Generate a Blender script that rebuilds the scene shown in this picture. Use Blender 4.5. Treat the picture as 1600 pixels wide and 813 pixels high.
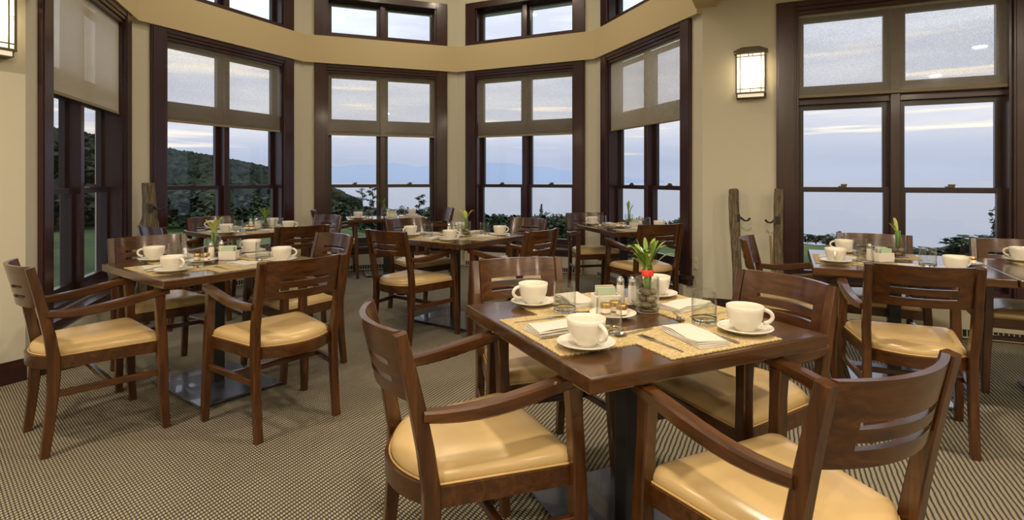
import bpy, bmesh, math, random
from mathutils import Vector, Matrix
random.seed(7)
R = math.radians
scene = bpy.context.scene
for o in list(bpy.data.objects): bpy.data.objects.remove(o)
COL = scene.collection

# ------------------------------------------------------------------ camera
F_PX, CX, Y0, EYE = 858.0, 815.0, 281.0, 1.25       # focal length and principal point in a 1600 x 813 frame
cam_d = bpy.data.cameras.new('camera'); cam = bpy.data.objects.new('camera', cam_d); COL.objects.link(cam)
cam.location = (0, 0, EYE); cam.rotation_euler = (R(90), 0, 0)
cam_d.sensor_width = 36.0; cam_d.lens = 36.0 * F_PX / 1600.0
cam_d.shift_x = (800.0 - CX) / 1600.0
cam_d.shift_y = -(406.5 - Y0) / 1600.0
cam_d.clip_start = 0.05; cam_d.clip_end = 60000
scene.camera = cam

# ------------------------------------------------------------------ view
vs = scene.view_settings
vs.view_transform = 'Standard'; vs.look = 'None'; vs.gamma = 1.0; vs.use_curve_mapping = False
vs.exposure = 0.35

# ------------------------------------------------------------------ node helper
def nn(nt, typ, **kw):
    n = nt.nodes.new(typ)
    for k, v in kw.items():
        if k.startswith('i_'):
            key = k[2:]
            key = int(key) if key.isdigit() else key.replace('_', ' ')
            s = n.inputs[key]
            if hasattr(v, 'is_linked') or isinstance(v, bpy.types.NodeSocket): nt.links.new(v, s)
            else: s.default_value = v
        else: setattr(n, k, v)
    return n
def ramp(nt, fac, stops, interp='LINEAR'):
    n = nt.nodes.new('ShaderNodeValToRGB'); cr = n.color_ramp; cr.interpolation = interp
    while len(cr.elements) < len(stops): cr.elements.new(0.5)
    for e, (p, c) in zip(cr.elements, stops):
        e.position = p; e.color = (c[0], c[1], c[2], 1) if not isinstance(c, float) else (c, c, c, 1)
    nt.links.new(fac, n.inputs[0])
    return n.outputs[0]
def mth(nt, op, a, b=None, c=None, clamp=False):
    n = nt.nodes.new('ShaderNodeMath'); n.operation = op; n.use_clamp = clamp
    for i, v in enumerate((a, b, c)):
        if v is None: continue
        if isinstance(v, (int, float)): n.inputs[i].default_value = v
        else: nt.links.new(v, n.inputs[i])
    return n.outputs[0]
def mixc(nt, fac, a, b, blend='MIX'):
    n = nt.nodes.new('ShaderNodeMix'); n.data_type = 'RGBA'; n.blend_type = blend
    for s, v in ((n.inputs[0], fac), (n.inputs[6], a), (n.inputs[7], b)):
        if isinstance(v, (int, float)): s.default_value = v
        elif isinstance(v, tuple): s.default_value = (v[0], v[1], v[2], 1)
        else: nt.links.new(v, s)
    return n.outputs[2]

# ------------------------------------------------------------------ sky (cloudy dusk)
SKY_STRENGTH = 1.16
world = bpy.data.worlds.new('sky'); scene.world = world; world.use_nodes = True
nt = world.node_tree; nt.nodes.clear()
tc = nn(nt, 'ShaderNodeTexCoord')
sep = nn(nt, 'ShaderNodeSeparateXYZ'); nt.links.new(tc.outputs['Generated'], sep.inputs[0])
el = mth(nt, 'MAXIMUM', sep.outputs[2], 0.0)
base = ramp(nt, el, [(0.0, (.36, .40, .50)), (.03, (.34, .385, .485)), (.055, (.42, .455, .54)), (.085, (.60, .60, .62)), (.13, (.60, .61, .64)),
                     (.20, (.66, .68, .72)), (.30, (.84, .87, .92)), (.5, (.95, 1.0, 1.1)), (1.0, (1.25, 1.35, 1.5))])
cm = nn(nt, 'ShaderNodeMapping'); nt.links.new(tc.outputs['Generated'], cm.inputs[0]); cm.inputs['Scale'].default_value = (2.2, 2.2, 15.0)
n1 = nn(nt, 'ShaderNodeTexNoise', i_Scale=1.6, i_Detail=6.0, i_Roughness=.55); nt.links.new(cm.outputs[0], n1.inputs['Vector'])
cl = ramp(nt, n1.outputs[0], [(.40, 0.0), (.62, 1.0)])
dark = mixc(nt, mth(nt, 'MULTIPLY', cl, .55), base, (.40, .44, .54))
cm2 = nn(nt, 'ShaderNodeMapping'); nt.links.new(tc.outputs['Generated'], cm2.inputs[0]); cm2.inputs['Scale'].default_value = (2.0, 2.0, 42.0); cm2.inputs['Location'].default_value = (3.1, .7, .33)
n2 = nn(nt, 'ShaderNodeTexNoise', i_Scale=1.5, i_Detail=5.0, i_Roughness=.5); nt.links.new(cm2.outputs[0], n2.inputs['Vector'])
st = ramp(nt, n2.outputs[0], [(.56, 0.0), (.66, 1.0)])
lowband = ramp(nt, el, [(.02, 0.0), (.06, 1.0), (.16, 1.0), (.24, 0.0)])
warm = mixc(nt, mth(nt, 'MULTIPLY', mth(nt, 'MULTIPLY', st, lowband), .8), dark, (.95, .82, .64))
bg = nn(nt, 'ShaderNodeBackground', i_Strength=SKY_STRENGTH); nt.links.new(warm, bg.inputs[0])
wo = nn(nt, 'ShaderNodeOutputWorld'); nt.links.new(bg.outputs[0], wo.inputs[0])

# ------------------------------------------------------------------ lamp settings (the lamps themselves sit in the ceiling fittings below)
LAMP_COLOR = (1.0, .84, .63)
LAMP_W_MAIN, LAMP_W_BAY = 33.0, 12.0
SCONCE_W = 4.2

# ------------------------------------------------------------------ materials
def mat(name):
    m = bpy.data.materials.new(name); m.use_nodes = True
    nt = m.node_tree; b = nt.nodes['Principled BSDF']
    return m, nt, b
def simple(name, col, rough=.5, metal=0.0, coat=0.0, bump=None, spec=.5):
    m, nt, b = mat(name)
    b.inputs['Base Color'].default_value = (*col, 1); b.inputs['Roughness'].default_value = rough
    b.inputs['Metallic'].default_value = metal; b.inputs['Coat Weight'].default_value = coat
    b.inputs['Specular IOR Level'].default_value = spec
    if bump:
        t = nn(nt, 'ShaderNodeTexCoord')
        n = nn(nt, 'ShaderNodeTexNoise', i_Scale=bump[0], i_Detail=4.0); nt.links.new(t.outputs['Object'], n.inputs['Vector'])
        bp = nn(nt, 'ShaderNodeBump', i_Strength=bump[1], i_Distance=bump[2]); nt.links.new(n.outputs[0], bp.inputs['Height'])
        nt.links.new(bp.outputs[0], b.inputs['Normal'])
    return m
def wood(name, axis, dark, mid, lite, rough=.28, coat=.42, scale=1.0):
    m, nt, b = mat(name)
    t = nn(nt, 'ShaderNodeTexCoord'); mp = nn(nt, 'ShaderNodeMapping'); nt.links.new(t.outputs['Object'], mp.inputs[0])
    s = [26 * scale] * 3; s[axis] = 2.2 * scale
    mp.inputs['Scale'].default_value = s
    oi = nn(nt, 'ShaderNodeObjectInfo')
    off = nn(nt, 'ShaderNodeVectorMath', operation='SCALE'); off.inputs[0].default_value = (17, 31, 23); nt.links.new(oi.outputs['Random'], off.inputs['Scale'])
    nt.links.new(off.outputs[0], mp.inputs['Location'])
    n = nn(nt, 'ShaderNodeTexNoise', i_Scale=1.0, i_Detail=5.0, i_Roughness=.6, i_Distortion=1.2); nt.links.new(mp.outputs[0], n.inputs['Vector'])
    n2 = nn(nt, 'ShaderNodeTexNoise', i_Scale=4.0, i_Detail=3.0, i_Roughness=.7); nt.links.new(mp.outputs[0], n2.inputs['Vector'])
    f = mth(nt, 'ADD', mth(nt, 'MULTIPLY', n.outputs[0], .75), mth(nt, 'MULTIPLY', n2.outputs[0], .25))
    c = ramp(nt, f, [(.3, dark), (.5, mid), (.72, lite)])
    nt.links.new(c, b.inputs['Base Color'])
    b.inputs['Roughness'].default_value = rough; b.inputs['Coat Weight'].default_value = coat; b.inputs['Coat Roughness'].default_value = .12
    bp = nn(nt, 'ShaderNodeBump', i_Strength=.08, i_Distance=.002); nt.links.new(f, bp.inputs['Height']); nt.links.new(bp.outputs[0], b.inputs['Normal'])
    return m
CH = ((.016, .005, .0013), (.054, .0175, .0032), (.112, .040, .0075))
W_X = wood('chair_wood_x', 0, *CH); W_Y = wood('chair_wood_y', 1, *CH); W_Z = wood('chair_wood_z', 2, *CH)
W_TOP = wood('table_wood', 0, (.022, .0085, .0022), (.055, .0215, .0058), (.098, .043, .0125), rough=.2, coat=.5, scale=.7)
MAHOG = wood('mahogany', 2, (.018, .006, .007), (.034, .010, .0098), (.054, .015, .013), rough=.3, coat=.3)
MAHOG_X = wood('mahogany_x', 0, (.018, .006, .007), (.034, .010, .0098), (.054, .015, .013), rough=.3, coat=.3)
SASHM = wood('sash_wood', 2, (.012, .006, .008), (.02, .008, .009), (.03, .010, .010), rough=.35, coat=.2)
VINYL = simple('tan_vinyl', (.50, .355, .165), .27, bump=(60, .12, .002))
PIPE = simple('tan_piping', (.5, .33, .13), .4)
IRON = simple('black_steel', (.012, .012, .014), .35, bump=(40, .1, .001))
PLATE = simple('sky_tinted_brushed_plate', (.11, .13, .175), .26, .6, coat=.5, bump=(18, .25, .002), spec=1.0)  # dark steel; blue reflection of the window sky is put into its base colour
STEEL = simple('steel', (.62, .62, .62), .18, 1.0)
WALLM = simple('cream_wall_paint', (.56, .53, .42), .7, bump=(120, .06, .002))
BAND = simple('ochre_band_paint', (.56, .46, .26), .65, bump=(120, .05, .002))
CEIL = simple('cream_ceiling_paint', (.68, .57, .33), .8)
HEAT = simple('beige_heater_enamel', (.50, .46, .36), .45)
DARKGAP = simple('dark_gap', (.03, .03, .028), .8)
PORC = simple('white_porcelain', (.70, .66, .58), .16, coat=.3)
LINEN = simple('white_linen', (.54, .51, .455), .85, bump=(260, .25, .001))
BRONZE = simple('bronze', (.10, .085, .055), .45, .6)
PLASTIC = simple('ivory_plastic', (.62, .56, .42), .4)
BLACKIRON = simple('wrought_iron', (.015, .014, .014), .55)
GOLD = simple('gold_lid', (.65, .42, .10), .25, 1.0)
PAPER = simple('paper', (.78, .74, .62), .8)
RED = simple('red_band', (.75, .05, .02), .5)
LEAF = simple('leaf_green', (.16, .26, .04), .4)
LEAFP = simple('leaf_pale', (.34, .38, .08), .45)
STALK = simple('bamboo_stalk', (.10, .20, .03), .4)
def jam(name, col):
    return simple(name, col, .1, coat=.6)
JAMS = [jam('honey', (.35, .14, .02)), jam('berry_jam', (.20, .02, .015)), jam('marmalade', (.40, .12, .02))]
def stone_mat():
    m, nt, b = mat('river_stone')
    oi = nn(nt, 'ShaderNodeObjectInfo')
    c = ramp(nt, oi.outputs['Random'], [(0, (.05, .042, .034)), (.5, (.16, .12, .075)), (1, (.30, .23, .14))])
    nt.links.new(c, b.inputs['Base Color']); b.inputs['Roughness'].default_value = .35
    return m
STONE = stone_mat()
PACKS = [simple('packet_green', (.40, .50, .36), .6), simple('packet_white', (.74, .70, .58), .6), simple('packet_tan', (.50, .33, .16), .6)]
def glass_thin(name, tint=(1, 1, 1), r0=.025, rg=.5):
    m = bpy.data.materials.new(name); m.use_nodes = True; nt = m.node_tree; nt.nodes.clear()
    tr = nn(nt, 'ShaderNodeBsdfTransparent'); tr.inputs[0].default_value = (*tint, 1)
    gl = nn(nt, 'ShaderNodeBsdfGlossy', i_Roughness=.02)
    g = nn(nt, 'ShaderNodeNewGeometry'); dt = nn(nt, 'ShaderNodeVectorMath', operation='DOT_PRODUCT')
    nt.links.new(g.outputs['Incoming'], dt.inputs[0]); nt.links.new(g.outputs['Normal'], dt.inputs[1])
    c = mth(nt, 'SUBTRACT', 1.0, mth(nt, 'ABSOLUTE', dt.outputs['Value']))
    fac = mth(nt, 'ADD', r0, mth(nt, 'MULTIPLY', mth(nt, 'POWER', c, 5.0 if rg < .6 else 3.0), rg))
    mx = nn(nt, 'ShaderNodeMixShader'); nt.links.new(fac, mx.inputs[0])
    nt.links.new(tr.outputs[0], mx.inputs[1]); nt.links.new(gl.outputs[0], mx.inputs[2])
    out = nn(nt, 'ShaderNodeOutputMaterial'); nt.links.new(mx.outputs[0], out.inputs[0])
    return m
PANE = glass_thin('window_glass', tint=(.97, .98, 1.0))
TGLASS = glass_thin('thin_clear_glass', (.96, .97, .96), .05, .75)
def drinking_glass():
    m, nt, b = mat('clear_glass')
    b.inputs['Base Color'].default_value = (.97, .98, .97, 1); b.inputs['Roughness'].default_value = .01
    b.inputs['Transmission Weight'].default_value = 1.0; b.inputs['IOR'].default_value = 1.45
    return m
GLASS = drinking_glass()
def shade_mat():
    m = bpy.data.materials.new('woven_shade'); m.use_nodes = True; nt = m.node_tree; nt.nodes.clear()
    t = nn(nt, 'ShaderNodeTexCoord')
    n = nn(nt, 'ShaderNodeTexNoise', i_Scale=130.0, i_Detail=2.0, i_Roughness=.6); nt.links.new(t.outputs['Object'], n.inputs['Vector'])
    open_ = ramp(nt, n.outputs[0], [(.34, .76), (.66, .91)])
    g = nn(nt, 'ShaderNodeNewGeometry'); dt = nn(nt, 'ShaderNodeVectorMath', operation='DOT_PRODUCT')   # a woven mesh closes up at grazing angles
    nt.links.new(g.outputs['Incoming'], dt.inputs[0]); nt.links.new(g.outputs['Normal'], dt.inputs[1])
    open_ = mth(nt, 'MULTIPLY', open_, mth(nt, 'MINIMUM', 1.0, mth(nt, 'MULTIPLY', mth(nt, 'ABSOLUTE', dt.outputs['Value']), 1.35)))
    tr = nn(nt, 'ShaderNodeBsdfTransparent')
    df = nn(nt, 'ShaderNodeBsdfDiffuse'); df.inputs[0].default_value = (.70, .64, .48, 1)
    tl = nn(nt, 'ShaderNodeBsdfTranslucent'); tl.inputs[0].default_value = (.55, .52, .46, 1)
    a = nn(nt, 'ShaderNodeMixShader'); a.inputs[0].default_value = .4
    nt.links.new(df.outputs[0], a.inputs[1]); nt.links.new(tl.outputs[0], a.inputs[2])
    mx = nn(nt, 'ShaderNodeMixShader'); nt.links.new(open_, mx.inputs[0]); nt.links.new(a.outputs[0], mx.inputs[1]); nt.links.new(tr.outputs[0], mx.inputs[2])
    out = nn(nt, 'ShaderNodeOutputMaterial'); nt.links.new(mx.outputs[0], out.inputs[0])
    return m
SHADE = shade_mat()
HEM = simple('shade_hem', (.25, .21, .14), .8)
def emit(name, col, s):
    m = bpy.data.materials.new(name); m.use_nodes = True; nt = m.node_tree; nt.nodes.clear()
    e = nn(nt, 'ShaderNodeEmission', i_Strength=s); e.inputs[0].default_value = (*col, 1)
    out = nn(nt, 'ShaderNodeOutputMaterial'); nt.links.new(e.outputs[0], out.inputs[0])
    return m
def glow():
    m = bpy.data.materials.new('lit_diffuser'); m.use_nodes = True; nt = m.node_tree; nt.nodes.clear()
    tl = nn(nt, 'ShaderNodeBsdfTranslucent'); tl.inputs[0].default_value = (.95, .9, .78, 1)
    e = nn(nt, 'ShaderNodeEmission', i_Strength=.35); e.inputs[0].default_value = (1.0, .86, .58, 1)
    ad = nn(nt, 'ShaderNodeAddShader'); nt.links.new(tl.outputs[0], ad.inputs[0]); nt.links.new(e.outputs[0], ad.inputs[1])
    out = nn(nt, 'ShaderNodeOutputMaterial'); nt.links.new(ad.outputs[0], out.inputs[0])
    return m
GLOW = glow()
BULB = emit('lit_downlight', (1.0, .82, .58), 12.0)
WALL_DIR = R(-24.8)
def carpet():
    m, nt, b = mat('cord_carpet')
    t = nn(nt, 'ShaderNodeTexCoord'); mp = nn(nt, 'ShaderNodeMapping'); nt.links.new(t.outputs['Object'], mp.inputs[0])
    mp.inputs['Rotation'].default_value = (0, 0, -WALL_DIR)
    w = nn(nt, 'ShaderNodeTexNoise', i_Scale=9.0, i_Detail=2.0); nt.links.new(mp.outputs[0], w.inputs['Vector'])
    s = nn(nt, 'ShaderNodeSeparateXYZ'); nt.links.new(mp.outputs[0], s.inputs[0])
    wob = mth(nt, 'MULTIPLY', mth(nt, 'SUBTRACT', w.outputs[0], .5), .012)
    u = mth(nt, 'MULTIPLY', mth(nt, 'ADD', s.outputs[0], wob), 1 / .0205)
    row = mth(nt, 'FLOOR', u)
    fu = mth(nt, 'SUBTRACT', mth(nt, 'FRACT', u), .5)
    cord = mth(nt, 'SUBTRACT', 1.0, mth(nt, 'POWER', mth(nt, 'ABSOLUTE', mth(nt, 'MULTIPLY', fu, 2.0)), 2.0))
    v = mth(nt, 'ADD', mth(nt, 'MULTIPLY', s.outputs[1], 1 / .0125), mth(nt, 'ADD', mth(nt, 'MULTIPLY', row, .5), mth(nt, 'MULTIPLY', fu, .7)))
    fv = mth(nt, 'SUBTRACT', mth(nt, 'FRACT', v), .5)
    loop = mth(nt, 'SUBTRACT', 1.0, mth(nt, 'POWER', mth(nt, 'ABSOLUTE', mth(nt, 'MULTIPLY', fv, 2.0)), 2.0))
    h = mth(nt, 'MULTIPLY', mth(nt, 'POWER', mth(nt, 'MAXIMUM', cord, 0.0), .7), mth(nt, 'ADD', .28, mth(nt, 'MULTIPLY', loop, .72)))
    fine = nn(nt, 'ShaderNodeTexNoise', i_Scale=420.0, i_Detail=2.0); nt.links.new(mp.outputs[0], fine.inputs['Vector'])
    hf = mth(nt, 'ADD', h, mth(nt, 'MULTIPLY', mth(nt, 'SUBTRACT', fine.outputs[0], .5), .5))
    c = ramp(nt, hf, [(.15, (.016, .018, .020)), (.45, (.085, .080, .068)), (.68, (.25, .22, .16)), (.98, (.42, .37, .265))])
    nt.links.new(c, b.inputs['Base Color']); b.inputs['Roughness'].default_value = .95; b.inputs['Specular IOR Level'].default_value = .1
    bp = nn(nt, 'ShaderNodeBump', i_Strength=.7, i_Distance=.006); nt.links.new(hf, bp.inputs['Height']); nt.links.new(bp.outputs[0], b.inputs['Normal'])
    return m
CARPET = carpet()
def straw():
    m, nt, b = mat('woven_straw')
    t = nn(nt, 'ShaderNodeTexCoord'); s = nn(nt, 'ShaderNodeSeparateXYZ'); nt.links.new(t.outputs['Object'], s.inputs[0])
    a = mth(nt, 'SINE', mth(nt, 'MULTIPLY', s.outputs[0], 2 * math.pi / .009))
    c_ = mth(nt, 'SINE', mth(nt, 'MULTIPLY', s.outputs[1], 2 * math.pi / .006))
    h = mth(nt, 'MULTIPLY', a, c_)
    n = nn(nt, 'ShaderNodeTexNoise', i_Scale=160.0, i_Detail=3.0); nt.links.new(t.outputs['Object'], n.inputs['Vector'])
    f = mth(nt, 'ADD', mth(nt, 'MULTIPLY', h, .18), n.outputs[0])
    c = ramp(nt, f, [(.3, (.25, .17, .062)), (.5, (.41, .31, .145)), (.75, (.54, .44, .25))])
    nt.links.new(c, b.inputs['Base Color']); b.inputs['Roughness'].default_value = .75
    bp = nn(nt, 'ShaderNodeBump', i_Strength=.5, i_Distance=.002); nt.links.new(f, bp.inputs['Height']); nt.links.new(bp.outputs[0], b.inputs['Normal'])
    return m
STRAW = straw()
def bark():
    m, nt, b = mat('driftwood')
    t = nn(nt, 'ShaderNodeTexCoord'); mp = nn(nt, 'ShaderNodeMapping'); nt.links.new(t.outputs['Object'], mp.inputs[0]); mp.inputs['Scale'].default_value = (40, 40, 5)
    n = nn(nt, 'ShaderNodeTexNoise', i_Scale=1.5, i_Detail=6.0, i_Roughness=.7); nt.links.new(mp.outputs[0], n.inputs['Vector'])
    c = ramp(nt, n.outputs[0], [(.32, (.03, .022, .014)), (.5, (.13, .10, .06)), (.7, (.28, .22, .14))])
    nt.links.new(c, b.inputs['Base Color']); b.inputs['Roughness'].default_value = .9
    bp = nn(nt, 'ShaderNodeBump', i_Strength=.8, i_Distance=.01); nt.links.new(n.outputs[0], bp.inputs['Height']); nt.links.new(bp.outputs[0], b.inputs['Normal'])
    return m
BARK = bark()
def foliage(name, a, b_):
    m, nt, b = mat(name)
    g = nn(nt, 'ShaderNodeNewGeometry')
    c = ramp(nt, g.outputs['Random Per Island'], [(0, a), (1, b_)])
    nt.links.new(c, b.inputs['Base Color']); b.inputs['Roughness'].default_value = .9; b.inputs['Specular IOR Level'].default_value = .1
    return m
FOREST = foliage('forest_foliage', (.009, .014, .009), (.030, .042, .021))
TREEF = foliage('tree_foliage', (.010, .018, .012), (.05, .07, .03))
TRUNK = simple('trunk_bark', (.03, .024, .018), .9)
def grass():
    m, nt, b = mat('lawn')
    t = nn(nt, 'ShaderNodeTexCoord')
    n = nn(nt, 'ShaderNodeTexNoise', i_Scale=.12, i_Detail=8.0, i_Roughness=.65); nt.links.new(t.outputs['Object'], n.inputs['Vector'])
    c = ramp(nt, n.outputs[0], [(.35, (.03, .045, .018)), (.55, (.075, .11, .03)), (.75, (.13, .15, .055))])
    nt.links.new(c, b.inputs['Base Color']); b.inputs['Roughness'].default_value = .95; b.inputs['Specular IOR Level'].default_value = .1
    return m
GRASS = grass()
def water():
    m, nt, b = mat('sea_water')
    b.inputs['Base Color'].default_value = (.27, .285, .32, 1); b.inputs['Roughness'].default_value = .3; b.inputs['IOR'].default_value = 1.33
    t = nn(nt, 'ShaderNodeTexCoord')
    n = nn(nt, 'ShaderNodeTexNoise', i_Scale=.05, i_Detail=6.0); nt.links.new(t.outputs['Object'], n.inputs['Vector'])
    bp = nn(nt, 'ShaderNodeBump', i_Strength=.03, i_Distance=1.0); nt.links.new(n.outputs[0], bp.inputs['Height']); nt.links.new(bp.outputs[0], b.inputs['Normal'])
    return m
SEA = water()
MOUNT = simple('haze_tinted_mountain', (.33, .40, .51), .95, spec=.05)  # aerial haze is painted into the slope colour as pale blue

# ------------------------------------------------------------------ mesh helpers
class MB:
    def __init__(s): s.v = []; s.f = []
    def add(s, v, f):
        o = len(s.v); s.v += [tuple(p) for p in v]; s.f += [tuple(i + o for i in q) for q in f]; return s
    def box(s, x0, x1, y0, y1, z0, z1):
        return s.add([(x0,y0,z0),(x1,y0,z0),(x1,y1,z0),(x0,y1,z0),(x0,y0,z1),(x1,y0,z1),(x1,y1,z1),(x0,y1,z1)],
                     [(0,3,2,1),(4,5,6,7),(0,1,5,4),(1,2,6,5),(2,3,7,6),(3,0,4,7)])
    def prism(s, pts, z0, z1):
        n = len(pts)
        return s.add([(p[0], p[1], z0) for p in pts] + [(p[0], p[1], z1) for p in pts],
                     [tuple(range(n))[::-1], tuple(range(n, 2*n))] + [(i, (i+1) % n, n + (i+1) % n, n + i) for i in range(n)])
    def lathe(s, prof, n=24, c=(0, 0, 0)):
        v = []; f = []; m = len(prof)
        for i in range(n):
            a = 2*math.pi*i/n
            for r, z in prof: v.append((c[0] + r*math.cos(a), c[1] + r*math.sin(a), c[2] + z))
        for i in range(n):
            j = (i+1) % n
            for k in range(m-1): f.append((i*m+k, j*m+k, j*m+k+1, i*m+k+1))
        return s.add(v, f)
    def tube(s, path, rad, n=8, cap=True):
        P = [Vector(p) for p in path]; v = []; f = []
        rs = rad if isinstance(rad, (list, tuple)) else [rad]*len(P)
        up = Vector((0, 0, 1)); prev = None
        for i, p in enumerate(P):
            t = (P[min(i+1, len(P)-1)] - P[max(i-1, 0)]).normalized()
            if prev is None:
                a = t.cross(up)
                if a.length < 1e-3: a = t.cross(Vector((1, 0, 0)))
            else: a = prev - t * prev.dot(t)
            a.normalize(); prev = a; b = t.cross(a)
            for k in range(n):
                q = 2*math.pi*k/n; v.append(p + (a*math.cos(q) + b*math.sin(q))*rs[i])
        m = len(P)
        for i in range(m-1):
            for k in range(n): f.append((i*n+k, i*n+(k+1) % n, (i+1)*n+(k+1) % n, (i+1)*n+k))
        if cap: f += [tuple(range(n))[::-1], tuple(range((m-1)*n, m*n))]
        return s.add(v, f)
    def bar(s, path, wx, wy, side, ch=.004):
        """rectangular section swept along a path; side = section's first axis (fixed hint)"""
        P = [Vector(p) for p in path]; v = []; f = []; side = Vector(side)
        ws = wx if isinstance(wx, (list, tuple)) else [wx]*len(P); hs = wy if isinstance(wy, (list, tuple)) else [wy]*len(P)
        for i, p in enumerate(P):
            t = (P[min(i+1, len(P)-1)] - P[max(i-1, 0)]).normalized()
            a = (side - t*side.dot(t)).normalized(); b = t.cross(a)
            x, y = ws[i]/2, hs[i]/2; c = min(ch, x*.8, y*.8)
            for (q, r_) in ((x-c,-y),(x,-y+c),(x,y-c),(x-c,y),(-x+c,y),(-x,y-c),(-x,-y+c),(-x+c,-y)): v.append(p + a*q + b*r_)
        m = len(P); n = 8
        for i in range(m-1):
            for k in range(n): f.append((i*n+k, i*n+(k+1) % n, (i+1)*n+(k+1) % n, (i+1)*n+k))
        f += [tuple(range(n))[::-1], tuple(range((m-1)*n, m*n))]
        return s.add(v, f)
    def mesh(s, name, m, bevel=0, seg=1, smooth=False, angle=None):
        me = bpy.data.meshes.new(name); bm = bmesh.new()
        vs_ = [bm.verts.new(p) for p in s.v]
        for q in s.f:
            try: bm.faces.new([vs_[i] for i in q])
            except ValueError: pass
        bmesh.ops.recalc_face_normals(bm, faces=bm.faces)
        if bevel: bmesh.ops.bevel(bm, geom=bm.edges[:], offset=bevel, segments=seg, affect='EDGES', profile=.5, clamp_overlap=True)
        if smooth:
            for q in bm.faces: q.smooth = True
            if angle:
                for e in bm.edges:
                    if len(e.link_faces) == 2 and e.calc_face_angle(0) > R(angle): e.smooth = False
        bm.to_mesh(me); bm.free()
        for mm in (m if isinstance(m, (list, tuple)) else [m]): me.materials.append(mm)
        return me
def link(name, data, parent=None, loc=None, rz=0):
    o = bpy.data.objects.new(name, data); COL.objects.link(o)
    if parent: o.parent = parent
    if loc is not None: o.location = loc
    if rz: o.rotation_euler = (0, 0, rz)
    return o
def tag(o, label=None, cat=None, group=None, kind=None):
    if label: o['label'] = label
    if cat: o['category'] = cat
    if group: o['group'] = group
    if kind: o['kind'] = kind
    return o
def spawn(spec, name, label, cat, loc, rz=0, group=None, kind=None, scale=1.0):
    """spec: one mesh, or a list of (part name, mesh, part label, [sub parts])"""
    if not isinstance(spec, list):
        o = link(name, spec, None, loc, rz)
    else:
        o = link(name, None, None, loc, rz); o.empty_display_size = .05
        for pn, me, pl, subs in spec:
            p = link(pn, me, o)
            if pl: p['label'] = pl
            for sn, sm in subs: link(sn, sm, p)
    if scale != 1.0: o.scale = (scale,)*3
    return tag(o, label, cat, group, kind)
def part(name, me, label=None, subs=()): return (name, me, label, list(subs))

# ------------------------------------------------------------------ plan of the room: five sides of an octagon, then two straight walls
TH = R(20.2); S = 2.13; D45 = R(45)
def d(a): return Vector((math.cos(a), math.sin(a)))
c3 = Vector((-1.95, 7.74))
p23 = c3 - d(TH)*S/2; p34 = c3 + d(TH)*S/2
p12 = p23 - d(TH + D45)*S; pL = p12 - d(TH + 2*D45)*S
p45 = p34 + d(TH - D45)*S; pR = p45 + d(TH - 2*D45)*S
LONG = 7.0
eL = pL - d(TH + D45)*LONG; eR = pR + d(TH - D45)*LONG
u_, v_ = d(TH - D45), d(TH + D45)
eB = eL + u_*((eR - eL).dot(u_))
H_BAY, H_MAIN = 4.6, 2.93
WIN_W, CAS, SILL_B, HEAD_T = 1.82, .16, .31, 2.83
SEGS = {  # name: start, angle, length, height, window offset, has clerestory, mitre signs
    'left': (eL, TH + D45, LONG, H_MAIN, None, False), 'bay_left': (pL, TH + 2*D45, S, H_BAY, (S-WIN_W)/2, True),
    'bay_back_left': (p12, TH + D45, S, H_BAY, (S-WIN_W)/2, True), 'bay_back': (p23, TH, S, H_BAY, (S-WIN_W)/2, True),
    'bay_back_right': (p34, TH - D45, S, H_BAY, (S-WIN_W)/2, True), 'bay_right': (p45, TH - 2*D45, S, H_BAY, (S-WIN_W)/2, True),
    'right': (pR, TH - D45, LONG, H_MAIN, .635, False),
    'rear_right': (eR, TH + D45 + math.pi, (eR - eB).length, H_MAIN, None, False), 'rear_left': (eB, TH - D45 + math.pi, (eB - eL).length, H_MAIN, None, False)}
THK = .22; T22 = math.tan(R(22.5))
for nm, (A, ang, L, Hh, wo_, cler) in SEGS.items():
    e0 = e1 = T22*THK
    if nm == 'left': e0, e1 = THK, -T22*THK
    if nm == 'bay_left': e0 = -T22*THK
    if nm == 'bay_right': e1 = -T22*THK
    if nm == 'right': e0, e1 = -T22*THK, THK
    if nm.startswith('rear'): e0 = e1 = THK
    mb = MB()
    def piece(t0, t1, z0, z1):
        a = e0 if t0 == 0 else 0; b = e1 if t1 == L else 0
        mb.prism([(t0, 0), (t1, 0), (t1 + b, THK), (t0 - a, THK)], z0, z1)
    if wo_ is None: piece(0, L, 0, Hh)
    else:
        x0, x1 = wo_ + CAS - .01, wo_ + WIN_W - CAS + .01
        piece(0, x0, 0, Hh); piece(x1, L, 0, Hh)
        zs = [(0, SILL_B + .02)]
        zs += [(HEAD_T - .03, 3.24), (3.74, Hh)] if cler else [(HEAD_T - .03, Hh)]
        for z0, z1 in zs: piece(x0, x1, z0, z1)
    w = link('wall_' + nm, mb.mesh('wall', WALLM), None, (A.x, A.y, 0), ang); tag(w, kind='structure')
floor = link('floor', MB().prism([tuple(p) for p in (eL, eB, eR, pR, p45, p34, p23, p12, pL)], -.1, 0).mesh('floor', CARPET)); tag(floor, kind='structure')
o6 = pR + d(TH - 3*D45)*S; o7 = o6 + d(TH - 4*D45)*S
OCT_C = c3 + Vector((math.sin(TH), -math.cos(TH)))*S/2*(1 + math.sqrt(2))
mb = MB().prism([tuple(p) for p in (eL, eB, eR, pR, o6, o7, pL)], H_MAIN, H_MAIN + .06)
tag(link('ceiling', mb.mesh('ceiling', CEIL)), kind='structure')
mb = MB().prism([tuple(p) for p in (pL, o7, o6, pR, p45, p34, p23, p12)], H_BAY, H_BAY + .06)
tag(link('ceiling_bay', mb.mesh('ceiling', CEIL)), kind='structure')
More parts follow.
